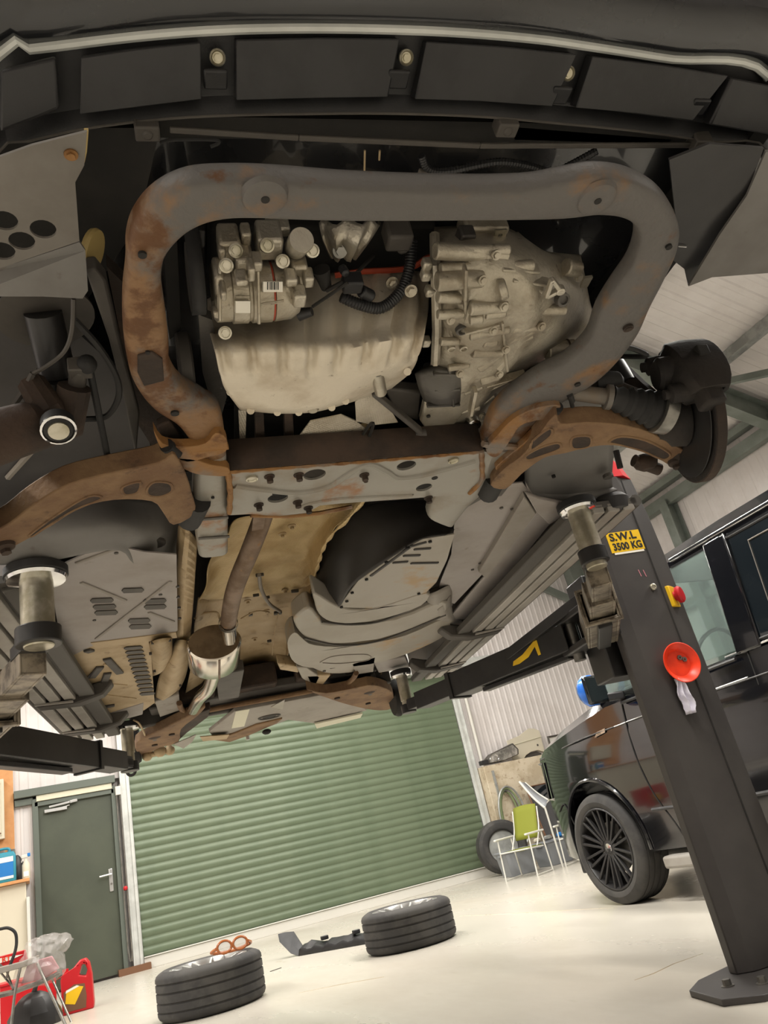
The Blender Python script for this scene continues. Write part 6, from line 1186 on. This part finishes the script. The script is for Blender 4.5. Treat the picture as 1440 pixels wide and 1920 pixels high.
# ---- oil can, trolley, red box, bag at the lower left
oc = gz(148, 1898); oc = oc + Vector((oc.x, oc.y, 0)).normalized() * .07
e = empty('oil_can', oc, math.radians(-8)); tag(e, 'red plastic oil can with handle standing before the side door', 'oil can')
prof = [(-.115, 0), (.115, 0), (.12, .04), (.115, .24), (.10, .33), (.075, .365), (.03, .36), (-.02, .315), (-.06, .30), (-.105, .285), (-.12, .25)]
hole = [(.02, .255), (.07, .24), (.085, .28), (.07, .325), (.045, .325)]
MB().plate([(x, -.06, z) for x, z in prof], [[(x, -.06, z) for x, z in hole]], (0, .12, 0)).build('can_body', 'red', e, bevel=.012)
MB().prism([(x, -.0605, z) for x, z in ((-.10, .02), (.06, .02), (.07, .10), (.06, .19), (-.02, .20), (-.10, .16))], (0, -.0015, 0)).build('can_label', 'wood_dark', e); MB().prism([(x, -.0625, z) for x, z in ((-.09, .08), (-.02, .06), (.05, .17), (0, .185), (-.08, .15))], (0, -.001, 0)).build('label_flash', 'yellow', e); MB().prism([(x, -.0632, z) for x, z in ((-.085, .15), (.02, .18), (.0, .19), (-.08, .17))], (0, -.001, 0)).build('label_swoosh', 'paper', e)
MB().cyl((-.085, 0, .28), (-.085, 0, .32), .024).build('can_cap', 'red', e)
T0 = Vector((-.16, 7.05, 0))
e = empty('folding_trolley', T0); tag(e, 'folding wire trolley with black grip at the lower left corner', 'trolley')
def tw(L, r, n, m='steel', c=False): MB().tube([gy(x, y, Y) - T0 for x, y, Y in L], r, 8, closed=c).build(n, m, e)
MB().tube(spline([gy(x, y, 7.1) - T0 for x, y in ((-30, 1760), (-20, 1745), (0, 1742), (15, 1740), (28, 1748), (31, 1765), (28, 1785), (18, 1812))], 5), .011, 8).build('grip', 'dark_rubber', e)
tw([(18, 1812, 7.1), (12, 1835, 7.1)], .008, 'grip_stem'); tw([(-20, 1790, 7.15), (12, 1820, 7.15), (26, 1858, 7.15)], .007, 'brace', 'steel'); tw([(70, 1806, 7.0), (84, 1838, 6.95), (124, 1925, 6.9)], .010, 'leg'); tw([(97, 1834, 7.2), (136, 1922, 7.1)], .008, 'leg'); tw([(38, 1815, 7.0), (28, 1860, 7.0), (20, 1930, 6.95)], .010, 'leg'); tw([(0, 1822, 7.2), (30, 1858, 7.2)], .007, 'brace')
p = [gy(x, y, 7.0) - T0 for x, y in ((-40, 1822), (0, 1814), (40, 1804), (74, 1791), (72, 1803), (40, 1815), (0, 1826), (-40, 1834))]; MB().prism(p, (0, .18, 0)).build('step_board', 'under_grey', e, bevel=.004)
p = [gy(x, y, 7.0) - T0 for x, y in ((-20, 1868), (24, 1858), (85, 1836), (112, 1822), (112, 1828), (84, 1843), (24, 1866), (-20, 1876))]; MB().prism(p, (0, .2, 0)).build('tray', 'steel', e, bevel=.003)
e = empty('red_carton', gy(-30, 1815, 7.32)); tag(e, 'red carton with white lettering standing on the trolley', 'carton')
o = e.location.copy(); p = [gy(x, y, 7.32) - o for x, y in ((-40, 1803), (0, 1794), (48, 1781), (52, 1800), (46, 1808), (0, 1824), (-40, 1832))]; MB().prism(p, (0, .16, 0)).build('carton_body', 'red', e, bevel=.003)
p = [gy(x, y, 7.318) - o for x, y in ((-40, 1806), (4, 1796), (44, 1789), (20, 1800), (0, 1806), (-40, 1818))]; MB().prism(p, (0, -.002, 0)).build('carton_flash', 'paper', e)
tx = gy(18, 1790, 7.3) - gy(0, 1795, 7.3); ty = gy(0, 1785, 7.3) - gy(0, 1795, 7.3)
text_mesh('carton_lettering', 'RT', .05, 'orange', e, basis(tx, ty, gy(12, 1798, 7.312) - o)); 
e = empty('plastic_bag', gy(70, 1830, 7.15)); tag(e, 'crumpled clear plastic bag with pink contents on the trolley', 'bag'); o = e.location.copy(); rg = random.Random(5)
R_ = [[(24, 1855), (40, 1810), (52, 1775), (66, 1758)], [(48, 1850), (62, 1815), (78, 1775), (90, 1756)], [(84, 1842), (92, 1810), (102, 1782), (118, 1752)], [(112, 1826), (124, 1816), (112, 1785), (139, 1760)]]
g = []
for i in range(13):
    row = []
    for j in range(13):
        a = i / 12 * 3; b = j / 12 * 3; i0, j0 = min(2, int(a)), min(2, int(b)); fa_, fb_ = a - i0, b - j0
        f = lambda c: (R_[i0][j0][c] * (1 - fa_) * (1 - fb_) + R_[i0 + 1][j0][c] * fa_ * (1 - fb_) + R_[i0][j0 + 1][c] * (1 - fa_) * fb_ + R_[i0 + 1][j0 + 1][c] * fa_ * fb_)
        row.append(gy(f(0), f(1), 7.05 - .10 * math.sin(PI * i / 12) * math.sin(PI * j / 12) + .05 * rg.random()) - o)
    g.append(row)
MB().grid(g).build('film', 'bag', e, sharp=12, solid=.03, off=-1)
p = [gy(x, y, 7.12) - o for x, y in ((40, 1845), (52, 1806), (98, 1792), (112, 1815), (80, 1836))]; MB().prism(p, (0, .05, 0)).build('contents', 'pink', e, bevel=.008)
e = empty('red_toolbox', gz(60, 1918, 0) + Vector((0, .35, 0))); tag(e, 'red box on the floor under the trolley', 'box'); MB().box((-.02, 0, .15), (.42, .3, .3)).build('box_body', 'red', e, bevel=.006); MB().box((-.02, 0, .305), (.44, .32, .02)).build('box_lid', 'red', e, bevel=.004)
e = empty('refuse_sack', gz(60, 1930, 0) + Vector((.02, .05, 0))); tag(e, 'black bin sack slumped under the trolley beside the oil can', 'sack'); rows = []
rg = random.Random(9)
for i in range(9):
    t = PI * .5 * i / 8; rows.append([Vector(((.17 * math.cos(t) + .01) * math.cos(a) * (1 + .14 * rg.random()), (.13 * math.cos(t) + .01) * math.sin(a) * (1 + .14 * rg.random()), .24 * math.sin(t))) for a in [2 * PI * j / 18 for j in range(18)]])
MB().rings(rows).build('sack_body', 'black_satin', e, sharp=15); MB().tube([(.0, 0, .23), (.02, -.01, .28), (.05, -.02, .30)], [.02, .015, .03], 8).build('sack_neck', 'black_satin', e)
